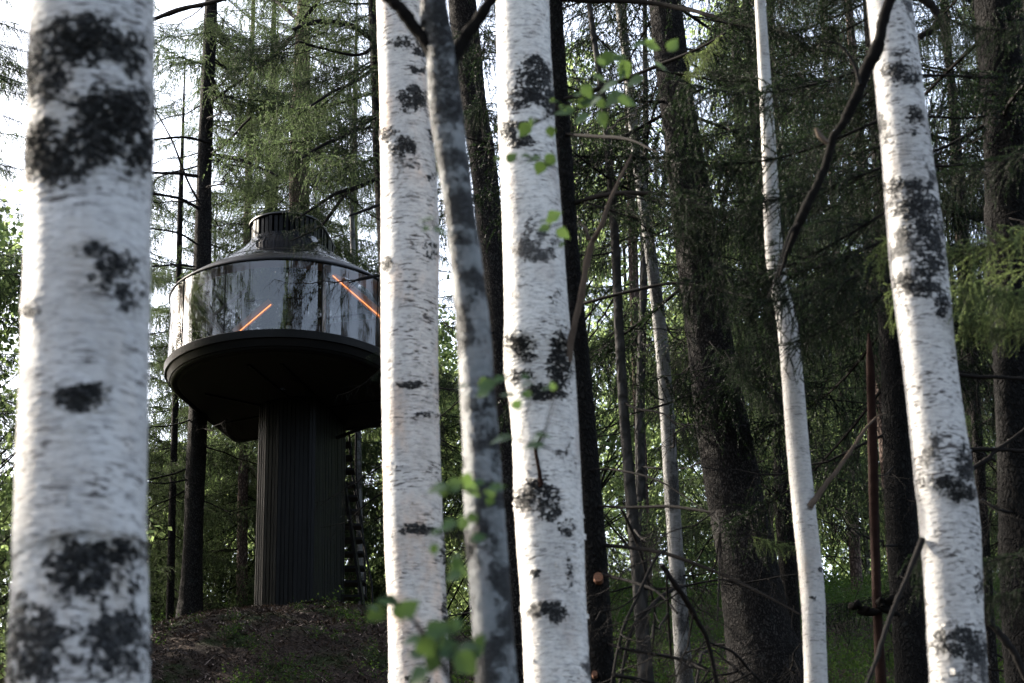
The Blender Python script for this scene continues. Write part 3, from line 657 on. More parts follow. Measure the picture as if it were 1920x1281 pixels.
SB = [(770, 80, 40, 16, .7), (790, 95, 20, 12, .7), (783, 130, 20, 8, .6), (775, 185, 26, 22, .85), (760, 205, 16, 9, .6), (728, 252, 18, 14, .9), (757, 275, 22, 18, 1.0), (812, 255, 12, 20, .6), (808, 330, 16, 12, .5), (808, 470, 16, 18, .6), (725, 495, 10, 14, .9), (770, 722, 30, 8, .75), (800, 778, 22, 6, .8), (778, 992, 28, 10, .95), (835, 1030, 10, 26, .8), (740, 875, 22, 5, .5), (780, 1275, 40, 12, .6), (840, 1150, 14, 60, .6)]
r_b, _, _, _ = tree('birch_tree', 'straight warm-lit birch with thin dark lines, hiding the right edge of the cabin', 'birch tree', PB, 9.5, MT['birch_warm'], topz=24, n=72, step=.016, bumpy=.014, scars=SB, extra=loose_bark(PB, 9.5, 70, 2, .022))
PD = [(1045, 1281, 124), (1031, 1000, 126), (1022, 800, 126), (1011, 690, 132), (1007, 620, 124), (997, 400, 112), (986, 200, 104), (980, 0, 100), (976, -120, 97)]
SD = [(1000, 118, 16, 14, 1.0), (1003, 145, 30, 26, 1.0), (1000, 175, 38, 18, 1.0), (1030, 190, 14, 30, .9), (970, 195, 22, 10, .8), (968, 235, 24, 8, .95), (955, 250, 14, 18, .95), (975, 268, 24, 10, .95), (985, 262, 10, 10, .8), (972, 640, 30, 20, .75), (985, 665, 30, 18, .6), (1050, 680, 20, 60, .85), (1020, 735, 30, 14, .9), (975, 705, 30, 16, .6), (1040, 560, 16, 20, .4), (1007, 915, 26, 16, 1.0), (985, 935, 26, 22, 1.0), (1030, 945, 26, 26, .95), (1060, 985, 18, 20, .6), (1070, 1075, 12, 50, .45), (1025, 1145, 30, 14, 1.0), (1045, 1160, 20, 12, .7), (1005, 1075, 10, 8, .8), (1068, 1000, 10, 8, .7)]
rD, qD, bD, aD = tree('birch_tree', 'brightest white birch in the middle of the picture, carrying a dead upright branch', 'birch tree', PD, 9.0, MT['birch_bright'], topz=24, n=84, step=.014, bumpy=.016, scars=SD, extra=loose_bark(PD, 9.0, 90, 3, .024))
limb(rD, bD, [(1058, 700, 30), (1066, 655, 15), (1078, 600, 11), (1090, 545, 13), (1098, 485, 12), (1110, 450, 11), (1126, 425, 9), (1150, 360, 7), (1185, 290, 4)], 8.95, MT['twig_pale'], k=40, seed=4, d2=8.6)
limb(rD, bD, [(1105, 450, 9), (1098, 430, 6), (1085, 415, 4)], 8.9, MT['twig_pale'], k=8, seed=5)
limb(rD, bD, [(1014, 912, 12), (1010, 880, 7), (1004, 850, 7), (1006, 836, 6), (1015, 818, 4)], 8.85, MT['red_wood'], k=14, seed=6)
limb(rD, bD, [(1003, 118, 10), (1000, 100, 7), (997, 88, 4)], 8.9, MT['twig_pale'], k=8, seed=7)
PE = [(1530, 1281, 44), (1524, 1120, 45), (1508, 960, 44), (1497, 850, 42), (1485, 700, 40), (1475, 600, 38), (1453, 480, 34), (1443, 300, 28), (1431, 100, 22), (1425, 0, 20), (1420, -100, 18)]
SE = [(1432, 210, 9, 9, .9), (1444, 302, 10, 8, .9), (1448, 455, 10, 10, .5), (1540, 1070, 6, 5, .8), (1525, 1120, 9, 5, .7), (1475, 800, 6, 40, .3), (1520, 1200, 8, 4, .5)]
rE, qE, bE, aE = tree('birch_tree', 'slender smooth young birch leaning left between the big spruce and the rightmost birch', 'birch tree', PE, 11.0, MT['birch_smooth'], topz=16, n=40, step=.03, bumpy=.03, scars=SE)
limb(rE, bE, [(1518, 950, 16), (1530, 935, 12), (1548, 910, 10), (1565, 890, 9), (1590, 855, 7), (1615, 815, 6), (1640, 785, 4), (1662, 775, 2)], 10.95, MT['twig_pale'], k=30, seed=8)
PF = [(1798, 1281, 108), (1782, 1000, 112), (1770, 900, 109), (1745, 700, 102), (1722, 500, 105), (1702, 300, 95), (1690, 200, 90), (1667, 0, 84), (1650, -120, 80)]
SF = [(1690, 100, 24, 12, .5), (1690, 135, 32, 16, .85), (1705, 150, 16, 10, .8), (1715, 215, 14, 16, .8), (1712, 250, 10, 8, .6), (1700, 350, 45, 16, .95), (1715, 385, 45, 26, .9), (1735, 430, 40, 30, .9), (1748, 455, 22, 24, .9), (1705, 410, 22, 20, .7), (1740, 500, 36, 36, .75), (1700, 530, 26, 16, .9), (1735, 540, 34, 18, .85), (1765, 570, 16, 26, .7), (1775, 830, 16, 12, .4), (1810, 870, 18, 30, .95), (1770, 905, 40, 14, .85), (1800, 925, 30, 16, .85), (1835, 1100, 14, 30, .6), (1800, 1205, 48, 24, .95), (1825, 1225, 26, 18, .85), (1770, 1195, 20, 12, .6)]
rF, qF, bF, aF = tree('birch_tree', 'right-hand birch with mottled grey bark, leaning left behind a crooked dark branch', 'birch tree', PF, 8.0, MT['birch_grey'], topz=23, n=80, step=.014, bumpy=.016, scars=SF, extra=loose_bark(PF, 8, 60, 5, .02))
limb(rF, bF, [(1730, 1010, 12), (1700, 1085, 9), (1672, 1150, 9), (1655, 1200, 8), (1640, 1245, 8), (1622, 1290, 7)], 7.95, MT['twig'], k=30, seed=9, d2=7.6)
# dark forked birch between B and D
PCk = [(930, 1281, 78), (911, 1000, 76), (900, 800, 66), (886, 600, 63), (862, 400, 56), (835, 210, 60), (824, 90, 50), (812, 0, 44), (806, -100, 40)]
SCs = [(900, 760, 40, 30, .5), (880, 640, 40, 16, .5), (862, 450, 36, 16, .6), (840, 200, 40, 30, .8), (835, 150, 40, 40, .7), (900, 1010, 30, 20, .5), (935, 1160, 14, 60, .4), (850, 300, 12, 40, .5), (825, 60, 30, 60, .9), (930, 850, 12, 60, .5), (880, 560, 12, 30, .5)]
rC, qC, bC, aC = tree('birch_tree', 'thin out-of-focus birch with dark mottled bark, forked at the top, between the two bright birches', 'birch tree', PCk, 5.6, MT['birch_dark'], topz=8, n=56, step=.014, bumpy=.075, scars=SCs)
limb(rC, bC, [(818, 105, 34), (790, 62, 28), (765, 30, 26), (738, 5, 24), (700, -25, 22)], 5.6, MT['black_branch'], k=20, seed=10)
limb(rC, bC, [(838, 130, 34), (860, 92, 26), (885, 55, 24), (908, 20, 22), (935, -20, 20)], 5.6, MT['black_branch'], k=20, seed=11)
# crooked dark branch leaning in front of F
br = thing('fallen_branch', 'crooked dark broken branch slanting across the right-hand birch near the top of the picture', 'branch', (float(P(1470, 470, 7.4).x), 7.4, G(float(P(1470, 470, 7.4).x), 7.4)))
bb_ = np.array(br.location)
limb(br, bb_, [(1690, -60, 20), (1665, 10, 21), (1652, 60, 20), (1640, 95, 26), (1622, 135, 22), (1600, 185, 20), (1583, 215, 18), (1560, 250, 15), (1548, 290, 16), (1533, 340, 15), (1510, 385, 19), (1497, 420, 17), (1480, 470, 10), (1462, 520, 5)], 7.4, MT['black_branch'], name='limb', k=90, seed=12, bumpy=.05)
limb(br, bb_, [(1552, 268, 8), (1538, 255, 12), (1530, 240, 6)], 7.38, MT['twig_pale'], name='twig', k=8, seed=14)
limb(br, bb_, [(1497, 420, 6), (1480, 440, 5), (1455, 520, 3), (1440, 560, 2)], 7.35, MT['twig'], name='twig', k=14, seed=15)
limb(br, bb_, [(1612, 160, 8), (1600, 120, 6), (1575, 85, 5), (1545, 78, 4)], 7.35, MT['twig'], name='twig', k=14, seed=13)

# ------------------------------------------------------------------ spruces and other trunks behind
F_, Mi_, Nr_ = BOUGH_FAR, BOUGH_MID, BOUGH_NEAR
# S6 black trunk behind D
def cuts(m):
    for px, py, r in ((1124, 1091, .030), (1117, 1271, .018)):
        p = P(px, py, 12.8); tube(m, [p + Vector((0, .1, 0)), p + Vector((.0, -.05, 0))], r, 9)
r6, q6, b6, a6 = tree('spruce_tree', 'black spruce trunk close behind the right edge of the brightest birch', 'spruce tree', [(1124, 1281, 60), (1108, 1000, 54), (1092, 800, 50), (1076, 600, 46), (1060, 400, 42), (1046, 200, 40), (1036, 0, 36), (1030, -150, 34)], 13.0, MT['spruce_black'], topz=19, n=28, step=.05, bumpy=.05, crown=(8.6, 15, 40, 2.2, 1.0, Mi_, 'needle'))
for px, py, r in ((1124, 1091, .034), (1117, 1271, .020)):
    p = P(px, py, 12.93); m = M(); tube(m, [np.array(p) - b6 + [0, .12, 0], np.array(p) - b6 + [-.01, -.09, .01]], [r, r * .9], 10); link('cut_branch', m.mesh('cut_branch', [MT['cut_wood']]), r6)
LB = [[(1040, -2, 16), (1200, 4, 14), (1290, 18, 12), (1340, 32, 9), (1372, 50, 6)], [(1045, 192, 12), (1110, 172, 12), (1180, 145, 11), (1250, 118, 10), (1310, 92, 8), (1360, 62, 6)], [(1056, 250, 10), (1120, 256, 10), (1180, 262, 8), (1240, 290, 4)],
      [(1082, 382, 14), (1130, 368, 13), (1200, 362, 12), (1270, 372, 10), (1350, 395, 8), (1430, 415, 5)], [(1076, 575, 6), (1100, 568, 9), (1180, 548, 9), (1270, 532, 8), (1350, 545, 7), (1410, 560, 5)], [(1105, 880, 6), (1160, 882, 6), (1240, 905, 5), (1330, 965, 4), (1350, 985, 3)],
      [(1112, 948, 8), (1180, 952, 8), (1260, 950, 9), (1340, 962, 8)], [(1115, 1020, 10), (1200, 1030, 11), (1250, 1040, 11), (1330, 1068, 9), (1410, 1105, 8), (1500, 1152, 5)], [(1120, 1075, 10), (1180, 1090, 9), (1230, 1110, 7), (1270, 1150, 6)], [(1125, 1200, 8), (1190, 1222, 8), (1270, 1235, 8), (1330, 1260, 5)]]
for i, rows in enumerate(LB): limb(r6, b6, [(x - (6 if q == 0 else 0), y, w_ * .72) for q, (x, y, w_) in enumerate(rows)], 13.0, MT['twig'], k=26, seed=30 + i, d2=12.2 - .1 * (i % 3))
# S10 big spruce
P10 = [(1450, 1281, 165), (1425, 1200, 132), (1400, 1050, 112), (1372, 900, 102), (1347, 750, 94), (1326, 600, 87), (1305, 450, 80), (1285, 300, 72), (1264, 150, 64), (1246, 0, 60), (1230, -120, 56)]
r10, q10, b10, a10 = tree('spruce_tree', 'thick scaly spruce trunk leaning left, right of the black trunk, with a flared foot', 'spruce tree', P10, 19.0, MT['spruce'], topz=26, n=44, step=.05, bumpy=.035, flare=.25, crown=(5.6, 19, 85, 3.0, 1.2, Mi_, 'needle', (-.9, 4.0)), bare=(1.0, 6.0, 22, .5, 1.1))
# S12
r12, q12, b12, a12 = tree('spruce_tree', 'dark spruce trunk just left of the right-hand birch, with the broken red snag before it', 'spruce tree', [(1714, 1281, 74), (1697, 1080, 60), (1683, 850, 54), (1674, 640, 50), (1655, 300, 42), (1636, 0, 36)], 17.0, MT['spruce_black'], topz=22, n=28, step=.06, bumpy=.04, flare=.2, crown=(4.6, 16, 90, 2.8, 1.1, Mi_, 'needle'), bare=(.8, 4.5, 16, .5, 1.0))
tree('spruce_tree', 'deeply fissured brown trunk peeping out between the dark spruce and the right-hand birch', 'spruce tree', [(1742, 1281, 48), (1727, 1080, 42), (1714, 850, 36), (1705, 700, 34), (1690, 400, 30)], 19.5, MT['spruce_mossy'], topz=20, n=24, step=.06, bumpy=.08)
# hidden behind F: boughs round it
r14, q14, b14, a14 = tree('spruce_tree', 'spruce hidden close behind the right-hand birch, hanging its dark boughs on both sides', 'spruce tree', [(1790, 1281, 52), (1778, 1000, 50), (1745, 700, 46), (1720, 500, 42), (1700, 300, 38), (1668, 0, 30)], 12.2, MT['spruce_black'], topz=16, n=16, step=.1, bumpy=.04, crown=(4.7, 13, 50, 1.25, .9, Mi_, 'needle', (2.0, 4.4)))
for i, rows in enumerate([[(1725, 142, 6), (1780, 143, 6), (1860, 146, 5), (1925, 140, 4)], [(1735, 219, 5), (1800, 222, 5), (1850, 218, 4)], [(1720, 305, 7), (1790, 312, 6), (1920, 285, 5)], [(1808, 843, 10), (1860, 842, 9), (1925, 846, 8)], [(1790, 702, 8), (1850, 706, 8), (1925, 712, 7)], [(1822, 880, 10), (1850, 862, 10), (1880, 835, 8), (1930, 800, 6)], [(1850, 1160, 12), (1880, 1195, 14), (1905, 1230, 14), (1925, 1275, 14)], [(1725, -5, 14), (1752, 15, 18), (1760, 40, 18), (1740, 60, 14), (1722, 72, 10)]]):
    limb(r14, b14, rows, 11.8, MT['twig'], k=22, seed=60 + i)
# right edge
r13, q13, b13, a13 = tree('spruce_tree', 'dark spruce trunk cut off by the right edge of the picture', 'spruce tree', [(1932, 1281, 95), (1918, 1000, 88), (1902, 700, 82), (1892, 450, 80), (1882, 200, 84), (1872, 0, 88)], 13.0, MT['spruce_black'], topz=18, n=26, step=.06, bumpy=.09, crown=(5.6, 15, 30, 2.4, 1.0, Mi_, 'needle'), bare=(.6, 6.5, 18, .5, 1.0))
tree('spruce_tree', 'slim dark trunk bending right between the right-hand birch and the right edge', 'spruce tree', [(1862, 1281, 22), (1845, 1000, 20), (1828, 750, 20), (1812, 500, 20), (1800, 350, 20), (1788, 200, 16), (1772, 60, 14), (1768, 0, 12)], 21, MT['spruce'], topz=18, n=14, step=.15, bumpy=.05, crown=(2.6, 12, 44, 1.9, .8, Mi_, 'needle'), bare=(1, 6, 12, .4, .8))
tree('spruce_tree', 'thin pale trunk lit by the sun right of the right-hand birch at mid height', 'spruce tree', [(1838, 1281, 16), (1822, 900, 15), (1800, 480, 15), (1790, 330, 14), (1780, 100, 12)], 29, MT['spruce_pink'], topz=22, n=12, step=.3)
# near sunlit bough: sapling at the right border
def bough_child(root, base, lib, px, py, d, L, az, el=0.0, roll=0.0, mk='needle_lit', seed=0, name='bough'):
    p = np.array(P(px, py, d)) - base; m = M(); b = lib[seed % len(lib)]
    xf(b, m, rotm(az, el, roll), p, L / (1.3 if lib is BOUGH_NEAR else 2.4 if lib is BOUGH_FAR else 2.2), 0)
    return link(name, m.mesh(name, [MT[mk], MT['twig']]), root)
px_ = P(2010, 700, 8.3); sp = thing('spruce_tree', 'young spruce at the right border reaching a sunlit green bough into the picture', 'spruce tree', (px_.x, 8.3, G(px_.x, 8.3))); bs = np.array(sp.location)
C = np.array([(px_.x, 8.3, bs[2] - .1, .05), (px_.x + .02, 8.3, bs[2] + 2.5, .04), (px_.x, 8.32, bs[2] + 6.5, .012)]); me, _ = trunk_mesh('trunk', C, bs, MT['spruce_black'], 12, .1); link('trunk', me, sp)
for i, (a, b, d, L, az) in enumerate([(1985, 425, 8.2, .75, math.pi + .15), (1990, 470, 8.3, .70, math.pi - .35), (1985, 540, 8.1, .55, math.pi + .5), (2000, 560, 8.2, .5, math.pi + .1), (1990, 600, 8.1, .42, math.pi + .3), (1995, 1010, 9, .7, math.pi), (1990, 1090, 8.8, .5, math.pi + .4), (1990, 30, 8.6, .6, math.pi + .2), (1990, 250, 8.6, .7, math.pi - .4)]):
    bough_child(sp, bs, Nr_, a, b, d, L, az, .05, 0, 'needle_lit' if i < 5 else 'needle', i)
# blurred near boughs in front of E and the big spruce, carried by S14 / S6
for i, (a, b, d, L, az, el) in enumerate([(1690, 380, 10.2, 1.2, math.pi - .2, -.1), (1700, 430, 10.3, 1.1, math.pi + .2, -.1), (1690, 470, 10.1, 1.0, math.pi, -.15), (1690, 300, 10.4, 1.2, math.pi + .1, 0), (1680, 210, 10.5, 1.3, math.pi - .1, 0), (1670, 110, 10.5, 1.3, math.pi + .1, 0), (1700, 520, 10.4, .95, math.pi - .1, -.2)]):
    bough_child(r14, b14, Nr_, a, b, d, L, az, el, .1 * (-1) ** i, 'needle', i)
for i, (a, b, d, L, az, el, mk) in enumerate([(1100, 380, 12.4, .9, .1, 0, 'needle'), (1170, 365, 12.3, .9, -.2, 0, 'needle'), (1260, 375, 12.2, .8, -.1, -.1, 'needle'), (1330, 640, 12.0, .45, -.9, -.5, 'needle'), (1360, 660, 11.8, .5, -.5, -.7, 'needle'), (1230, 130, 12, .9, .05, .1, 'needle'), (1360, 60, 11.6, .34, math.pi + .4, -.5, 'needle_lit'), (1340, 90, 11.6, .3, math.pi + .2, -.6, 'needle_lit'), (1395, 1000, 12.3, .35, .3, 0, 'needle_lit'), (1300, 30, 12.2, .9, -.1, 0, 'needle')]):
    bough_child(r6, b6, Nr_, a, b, d, L, az, el, 0, mk, i + 1)
# snag
ps = [(1652, 1281, 22), (1645, 1150, 19), (1640, 1000, 18), (1637, 860, 19), (1634, 760, 16), (1632, 690, 15), (1630, 650, 9), (1629, 625, 3)]
rs, qs, bs_, as_ = tree('broken_snag', 'slim broken reddish dead trunk standing left of the dark spruce', 'dead trunk', ps, 15.0, MT['red_wood'], n=14, step=.08, bumpy=.10)
m = M(); rg = np.random.default_rng(77)
for i in range(9):
    p = np.array(P(1640 + rg.normal(0, 26), 1136 + rg.normal(0, 9), 14.95)) - bs_; a = rg.uniform(0, 6.3); d = np.array([math.cos(a), math.sin(a) * .6, rg.normal(0, .25)])
    tube(m, np.array([p - d * .08, p - d * .02, p + d * .05, p + d * .10]), [.012, .032, .026, .006], 7, noise=lambda k, n: rg.normal(0, .22, (k, n)))
link('bark_debris', m.mesh('bark_debris', [MT['black_branch']]), rs)
# middle thin trunks
tree('aspen_tree', 'smooth grey slim trunk with a reddish foot, right of the black spruce trunk', 'aspen tree', [(1212, 1281, 30), (1196, 1080, 24), (1180, 900, 21), (1168, 750, 19), (1160, 600, 18), (1150, 400, 16), (1132, 200, 12), (1104, 0, 10)], 18, MT['smooth_grey'], topz=17, n=16, step=.12, bumpy=.03, bare=(2, 9, 14, .4, .9))
tree('birch_tree', 'slim birch with flaking black and white bark left of the thick scaly spruce', 'birch tree', [(1284, 1281, 34), (1262, 950, 29), (1249, 750, 26), (1236, 600, 25), (1216, 450, 21), (1192, 280, 19), (1176, 120, 17), (1160, 0, 16)], 20, MT['birch_far'], topz=20, n=20, step=.06, bumpy=.06, bare=(2, 9, 14, .4, .9))
tree('spruce_tree', 'thin dim trunk standing between the smooth grey trunk and the flaking birch', 'spruce tree', [(1206, 1200, 20), (1203, 1000, 19), (1200, 800, 18), (1206, 560, 15), (1210, 300, 12)], 27, MT['smooth_grey'], topz=22, n=12, step=.2, bare=(1, 9, 16, .5, 1.0))
r5, q5, b5, a5 = tree('spruce_tree', 'brown spruce trunk right behind the blurred dark birch', 'spruce tree', [(975, 1281, 40), (962, 1000, 44), (948, 800, 48), (935, 600, 48), (920, 450, 48), (905, 300, 50), (888, 200, 50), (872, 60, 52), (866, 0, 52)], 23, MT['spruce'], topz=24, n=26, step=.07, bumpy=.04, crown=(8.0, 17, 46, 2.0, 1.0, Mi_, 'needle'), bare=(.8, 10.5, 34, .45, 1.0))
# trees around the tower
def tower_tree(label, pts, d, mt, topz, crown=None, bare=None, name='spruce_tree', cat='spruce tree', **k):
    return tree(name, label, cat, pts, d, MT[mt], topz=topz, n=18, step=.12, bumpy=.04, crown=crown, bare=bare, **k)
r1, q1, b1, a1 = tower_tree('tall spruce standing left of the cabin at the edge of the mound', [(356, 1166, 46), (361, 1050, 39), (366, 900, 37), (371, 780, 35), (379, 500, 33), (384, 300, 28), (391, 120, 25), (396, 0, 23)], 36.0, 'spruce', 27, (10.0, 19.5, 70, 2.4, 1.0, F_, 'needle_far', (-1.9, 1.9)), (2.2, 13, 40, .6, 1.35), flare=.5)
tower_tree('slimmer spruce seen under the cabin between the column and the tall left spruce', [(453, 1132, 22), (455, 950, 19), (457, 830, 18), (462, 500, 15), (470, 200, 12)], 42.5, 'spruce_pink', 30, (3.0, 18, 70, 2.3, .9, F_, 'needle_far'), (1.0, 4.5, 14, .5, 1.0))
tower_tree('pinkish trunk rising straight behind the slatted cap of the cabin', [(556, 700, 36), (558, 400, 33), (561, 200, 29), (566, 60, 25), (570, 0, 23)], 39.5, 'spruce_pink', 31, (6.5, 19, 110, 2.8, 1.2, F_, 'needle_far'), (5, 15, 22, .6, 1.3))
r4, q4, b4, a4 = tower_tree('brown spruce trunk half hidden behind the left edge of the straight warm-lit birch', [(742, 1150, 34), (730, 700, 30), (722, 480, 27), (712, 300, 24), (706, 150, 21), (700, 0, 20)], 31.5, 'spruce', 26, (8.2, 19, 70, 2.4, 1.1, F_, 'needle_far'), (2.5, 12, 26, .6, 1.3))
tower_tree('thin birch stem seen behind the stairs of the cabin', [(678, 1140, 13), (674, 1000, 12), (672, 850, 12), (668, 700, 11), (660, 400, 9)], 41.0, 'birch_far', 25, None, (1, 6, 8, .4, .8), name='birch_tree', cat='birch tree')
tower_tree('thin dark stem left of the tall spruce, in front of bright leaves', [(318, 1180, 16), (322, 1000, 14), (330, 700, 12), (338, 400, 10)], 40.0, 'spruce', 24, (1.5, 13, 60, 1.8, .7, F_, 'needle_far'), (.5, 4, 8, .5, 1))
tower_tree('short pale pine trunk lit by the sun left of the slender young birch', [(1484, 1090, 26), (1482, 1000, 25), (1478, 850, 23), (1470, 600, 20)], 34.0, 'spruce_pink', 27, (3.5, 15, 60, 2.2, .9, F_, 'needle_far'), (2, 5, 8, .5, 1), name='pine_tree', cat='pine tree')
tower_tree('sunlit pale pine trunk right of the slender young birch, over the green undergrowth', [(1606, 1085, 22), (1598, 960, 22), (1585, 800, 20), (1578, 650, 18)], 38.0, 'spruce_pink', 28, (4.0, 17, 60, 2.4, .9, F_, 'needle_far'), (2, 5, 10, .5, 1), name='pine_tree', cat='pine tree')
# traced dark limbs around the cabin
for i, rows in enumerate([[(392, 268, 6), (345, 258, 5), (290, 262, 4)], [(370, 330, 7), (330, 325, 6), (270, 324, 5)], [(376, 392, 7), (335, 372, 6), (280, 362, 5)], [(372, 460, 4), (335, 438, 4), (280, 428, 3)], [(365, 500, 4), (330, 497, 4), (285, 500, 3)], [(376, 385, 4), (350, 335, 4), (322, 262, 3), (290, 205, 2)], [(400, 188, 5), (440, 160, 6), (500, 115, 7), (548, 68, 8), (565, 40, 8), (602, -5, 9)], [(398, 290, 6), (440, 297, 7), (480, 312, 6), (520, 330, 4)], [(398, 288, 5), (425, 268, 5), (470, 220, 4)], [(280, 40, 8), (340, 18, 9), (395, 5, 9), (440, -8, 8)], [(510, -5, 8), (540, 20, 8), (563, 40, 8)]]):
    limb(r1, b1, rows, 35.6 if i < 8 else 34, MT['twig'], k=22, seed=90 + i, d2=35.0 if i < 8 else 33)
for i, rows in enumerate([[(712, 120, 8), (670, 150, 7), (620, 175, 6), (560, 215, 4)], [(715, 210, 9), (660, 248, 8), (610, 270, 6), (560, 300, 4)], [(712, 335, 9), (670, 350, 8), (630, 362, 7), (590, 388, 5), (560, 410, 3)], [(655, 355, 6), (628, 390, 6), (600, 425, 5), (570, 440, 4), (545, 452, 3)], [(716, 382, 7), (690, 392, 6), (655, 405, 4)], [(722, 515, 5), (690, 520, 5), (655, 530, 3)], [(700, 78, 9), (660, 50, 10), (620, 42, 10), (575, 45, 8), (550, 55, 6)], [(706, 85, 8), (670, 105, 6), (600, 90, 5), (560, 78, 4)]]):
    limb(r4, b4, rows, 31.3, MT['twig'], k=22, seed=120 + i, d2=30.5)
for i, (a, b, d, L, az, el) in enumerate([(712, 120, 31, 1.6, math.pi + .1, -.1), (712, 215, 31, 1.7, math.pi - .1, -.2), (680, 350, 30.8, 1.3, math.pi + .2, -.2), (620, 400, 30.6, .8, math.pi, -.3), (640, 440, 30.6, .9, math.pi + .1, -.1), (735, 630, 31, .55, math.pi + .2, -.6), (735, 665, 31, .5, math.pi - .1, -.7)]):
    bough_child(r4, b4, Mi_, a, b, d, L, az, el, 0, 'needle', i)

for i, (a, b, d, L, az, el) in enumerate([(610, 60, 30.8, 1.5, math.pi, -.05), (620, 40, 30.6, 1.3, math.pi - .3, -.1), (570, 62, 30.5, 1.2, math.pi + .2, -.2), (600, 90, 30.7, 1.4, math.pi + .1, 0), (560, 78, 30.4, 1.3, math.pi - .2, -.15), (540, 50, 30.4, 1.1, 2.6, -.2), (650, 120, 30.9, 1.2, math.pi, -.2), (580, 100, 30.2, .9, -.6, -.5), (710, 20, 31, 1.4, math.pi, -.1), (700, 260, 31, 1.3, math.pi + .3, -.2), (640, 300, 30.8, 1.1, math.pi, -.3)]):
    bough_child(r4, b4, Mi_, a, b, d, L, az, el, 0, 'needle', i + 2)
for i, (a, b, d, L, az) in enumerate([(400, 60, 35, 1.5, math.pi), (395, 120, 35.4, 1.3, math.pi + .4), (400, 190, 35.4, 1.2, .1), (395, 300, 35.3, 1.5, .3), (400, 340, 35.2, 1.2, -.2), (398, 235, 35.2, 1.3, -.4), (392, 20, 35.2, 1.5, -.2), (380, 430, 35.3, 1.0, .1)]):
    bough_child(r1, b1, F_, a, b, d, L, az, .1, 0, 'needle_far', i)

# ------------------------------------------------------------------ far wood
def leafy_crown(seed, H, Rr, n, sz, z0=.18):
    rg = np.random.default_rng(seed); m = M(); nc = 95
    u = rg.uniform(z0, 1, nc) ; a = rg.uniform(0, 6.28, nc); r = Rr * np.sqrt(rg.uniform(.05, 1, nc)) * np.sin(np.clip((1.08 - u) / .9, 0, 1) * 2.0).clip(.15)
    c = np.stack([np.cos(a) * r, np.sin(a) * r, u * H], 1); cr = rg.uniform(.35, .95, nc)
    k = rg.choice(nc, n, p=cr ** 2 / (cr ** 2).sum()); off = rg.normal(0, .42, (n, 3)) * [1, 1, .75]; p = c[k] + off * cr[k][:, None]
    d = unit(rg.normal(0, 1, (n, 3)) + [0, 0, -.5]); s = unit(np.cross(d, rg.normal(0, 1, (n, 3)))); L = sz * rg.uniform(.6, 1.3, n)[:, None]
    V = np.stack([p, p + d * L * .45 + s * L * .38, p + d * L, p + d * L * .45 - s * L * .38], 1)
    m.add(V.reshape(-1, 3), np.arange(4 * n).reshape(n, 4), 0, np.clip(np.repeat(rg.uniform(.1, .8, nc), 1)[k] + rg.uniform(-.15, .3, n), 0, 1))
    for i in range(nc):
        b = np.array([0, 0, max(.1 * H, c[i, 2] - r[i] * .9 - .3)]); q = (b + c[i]) / 2 + [0, 0, .15]; tube(m, [b, q, c[i]], [.028, .016, .005], 4, 1, .5, False)
    return m.mesh('crown', [MT['leaf_far'], MT['twig']])
LEAFY = [leafy_crown(7, 13, 2.9, 15000, .13), leafy_crown(8, 15, 2.4, 15000, .12), leafy_crown(9, 9, 2.6, 15000, .12, .05)]
zc = lambda z: (0.0, 0.0)
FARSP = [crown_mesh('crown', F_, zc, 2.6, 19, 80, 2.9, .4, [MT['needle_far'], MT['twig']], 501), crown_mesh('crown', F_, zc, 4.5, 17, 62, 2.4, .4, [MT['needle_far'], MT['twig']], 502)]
def stem_mesh(h, r, mt, sd):
    C = np.array([(0, 0, -.3, r), (.05, 0, h * .3, r * .85), (0, .04, h * .7, r * .5), (0, 0, h, .01)]); me, _ = trunk_mesh('trunk', C, (0, 0, 0), mt, 10, .5, .05, sd); return me
STEM = [stem_mesh(13, .09, MT['birch_far'], 1), stem_mesh(15, .10, MT['smooth_grey'], 2), stem_mesh(8, .05, MT['birch_far'], 3), stem_mesh(19.5, .15, MT['spruce'], 4), stem_mesh(17.5, .13, MT['spruce_pink'], 5)]
FAR_L = ['small bright green leafy tree standing alone far left, beside the widest birch']
def far_tree(kind, x, y, s, rz, label, group):
    z = G(x, y); nm, cat = (('birch_tree', 'birch tree') if kind < 3 else ('spruce_tree', 'spruce tree'))
    o = thing(nm, label, cat, (x, y, z), group, rz); o.scale = (s, s, s)
    link('trunk', STEM[kind], o); link('crown', (LEAFY + FARSP)[kind], o)
    return o
for rt, h, s, k in ((r_a, 9.0, .9, 1), (r_b, 11.0, 1.0, 0), (rD, 11.5, 1.0, 1), (rE, 8.5, .55, 2), (rF, 11.0, .95, 0)):
    o = link('crown', LEAFY[k], rt, (0, 0, h)); o.scale = (s, s, s); o.rotation_euler = (0, 0, h * 3)
rg = np.random.default_rng(42)
GL = 'leafy trees of the far wood'; GS = 'spruces of the far wood'
LL = 'bright green leafy tree in the far wood, seen through the gaps between nearer trunks'
LS = 'slim spruce in the far wood, seen through the gaps between nearer trunks'
n = 0
for row, (y0, step, ks) in enumerate(((45, 2.7, (0, 2, 1, 3, 2)), (51, 2.6, (2, 1, 4, 0)), (58, 3.0, (0, 3, 1, 2)), (67, 3.6, (1, 0, 3, 4)))):
    half = y0 * .29
    x = -half
    while x < half:
        k = ks[n % len(ks)]; n += 1; xx = x + rg.uniform(-.9, .9); yy = y0 + rg.uniform(-2, 2)
        far_left = xx < -.165 * yy
        x += step * rg.uniform(.75, 1.25)
        if far_left and rg.uniform() < .55 : continue
        if xx < -.02 * yy and k in (0, 1) and row < 2: k = 2
        far_tree(k, xx, yy, rg.uniform(.75, 1.1), rg.uniform(0, 6.28), LL if k < 3 else LS, GL if k < 3 else GS)
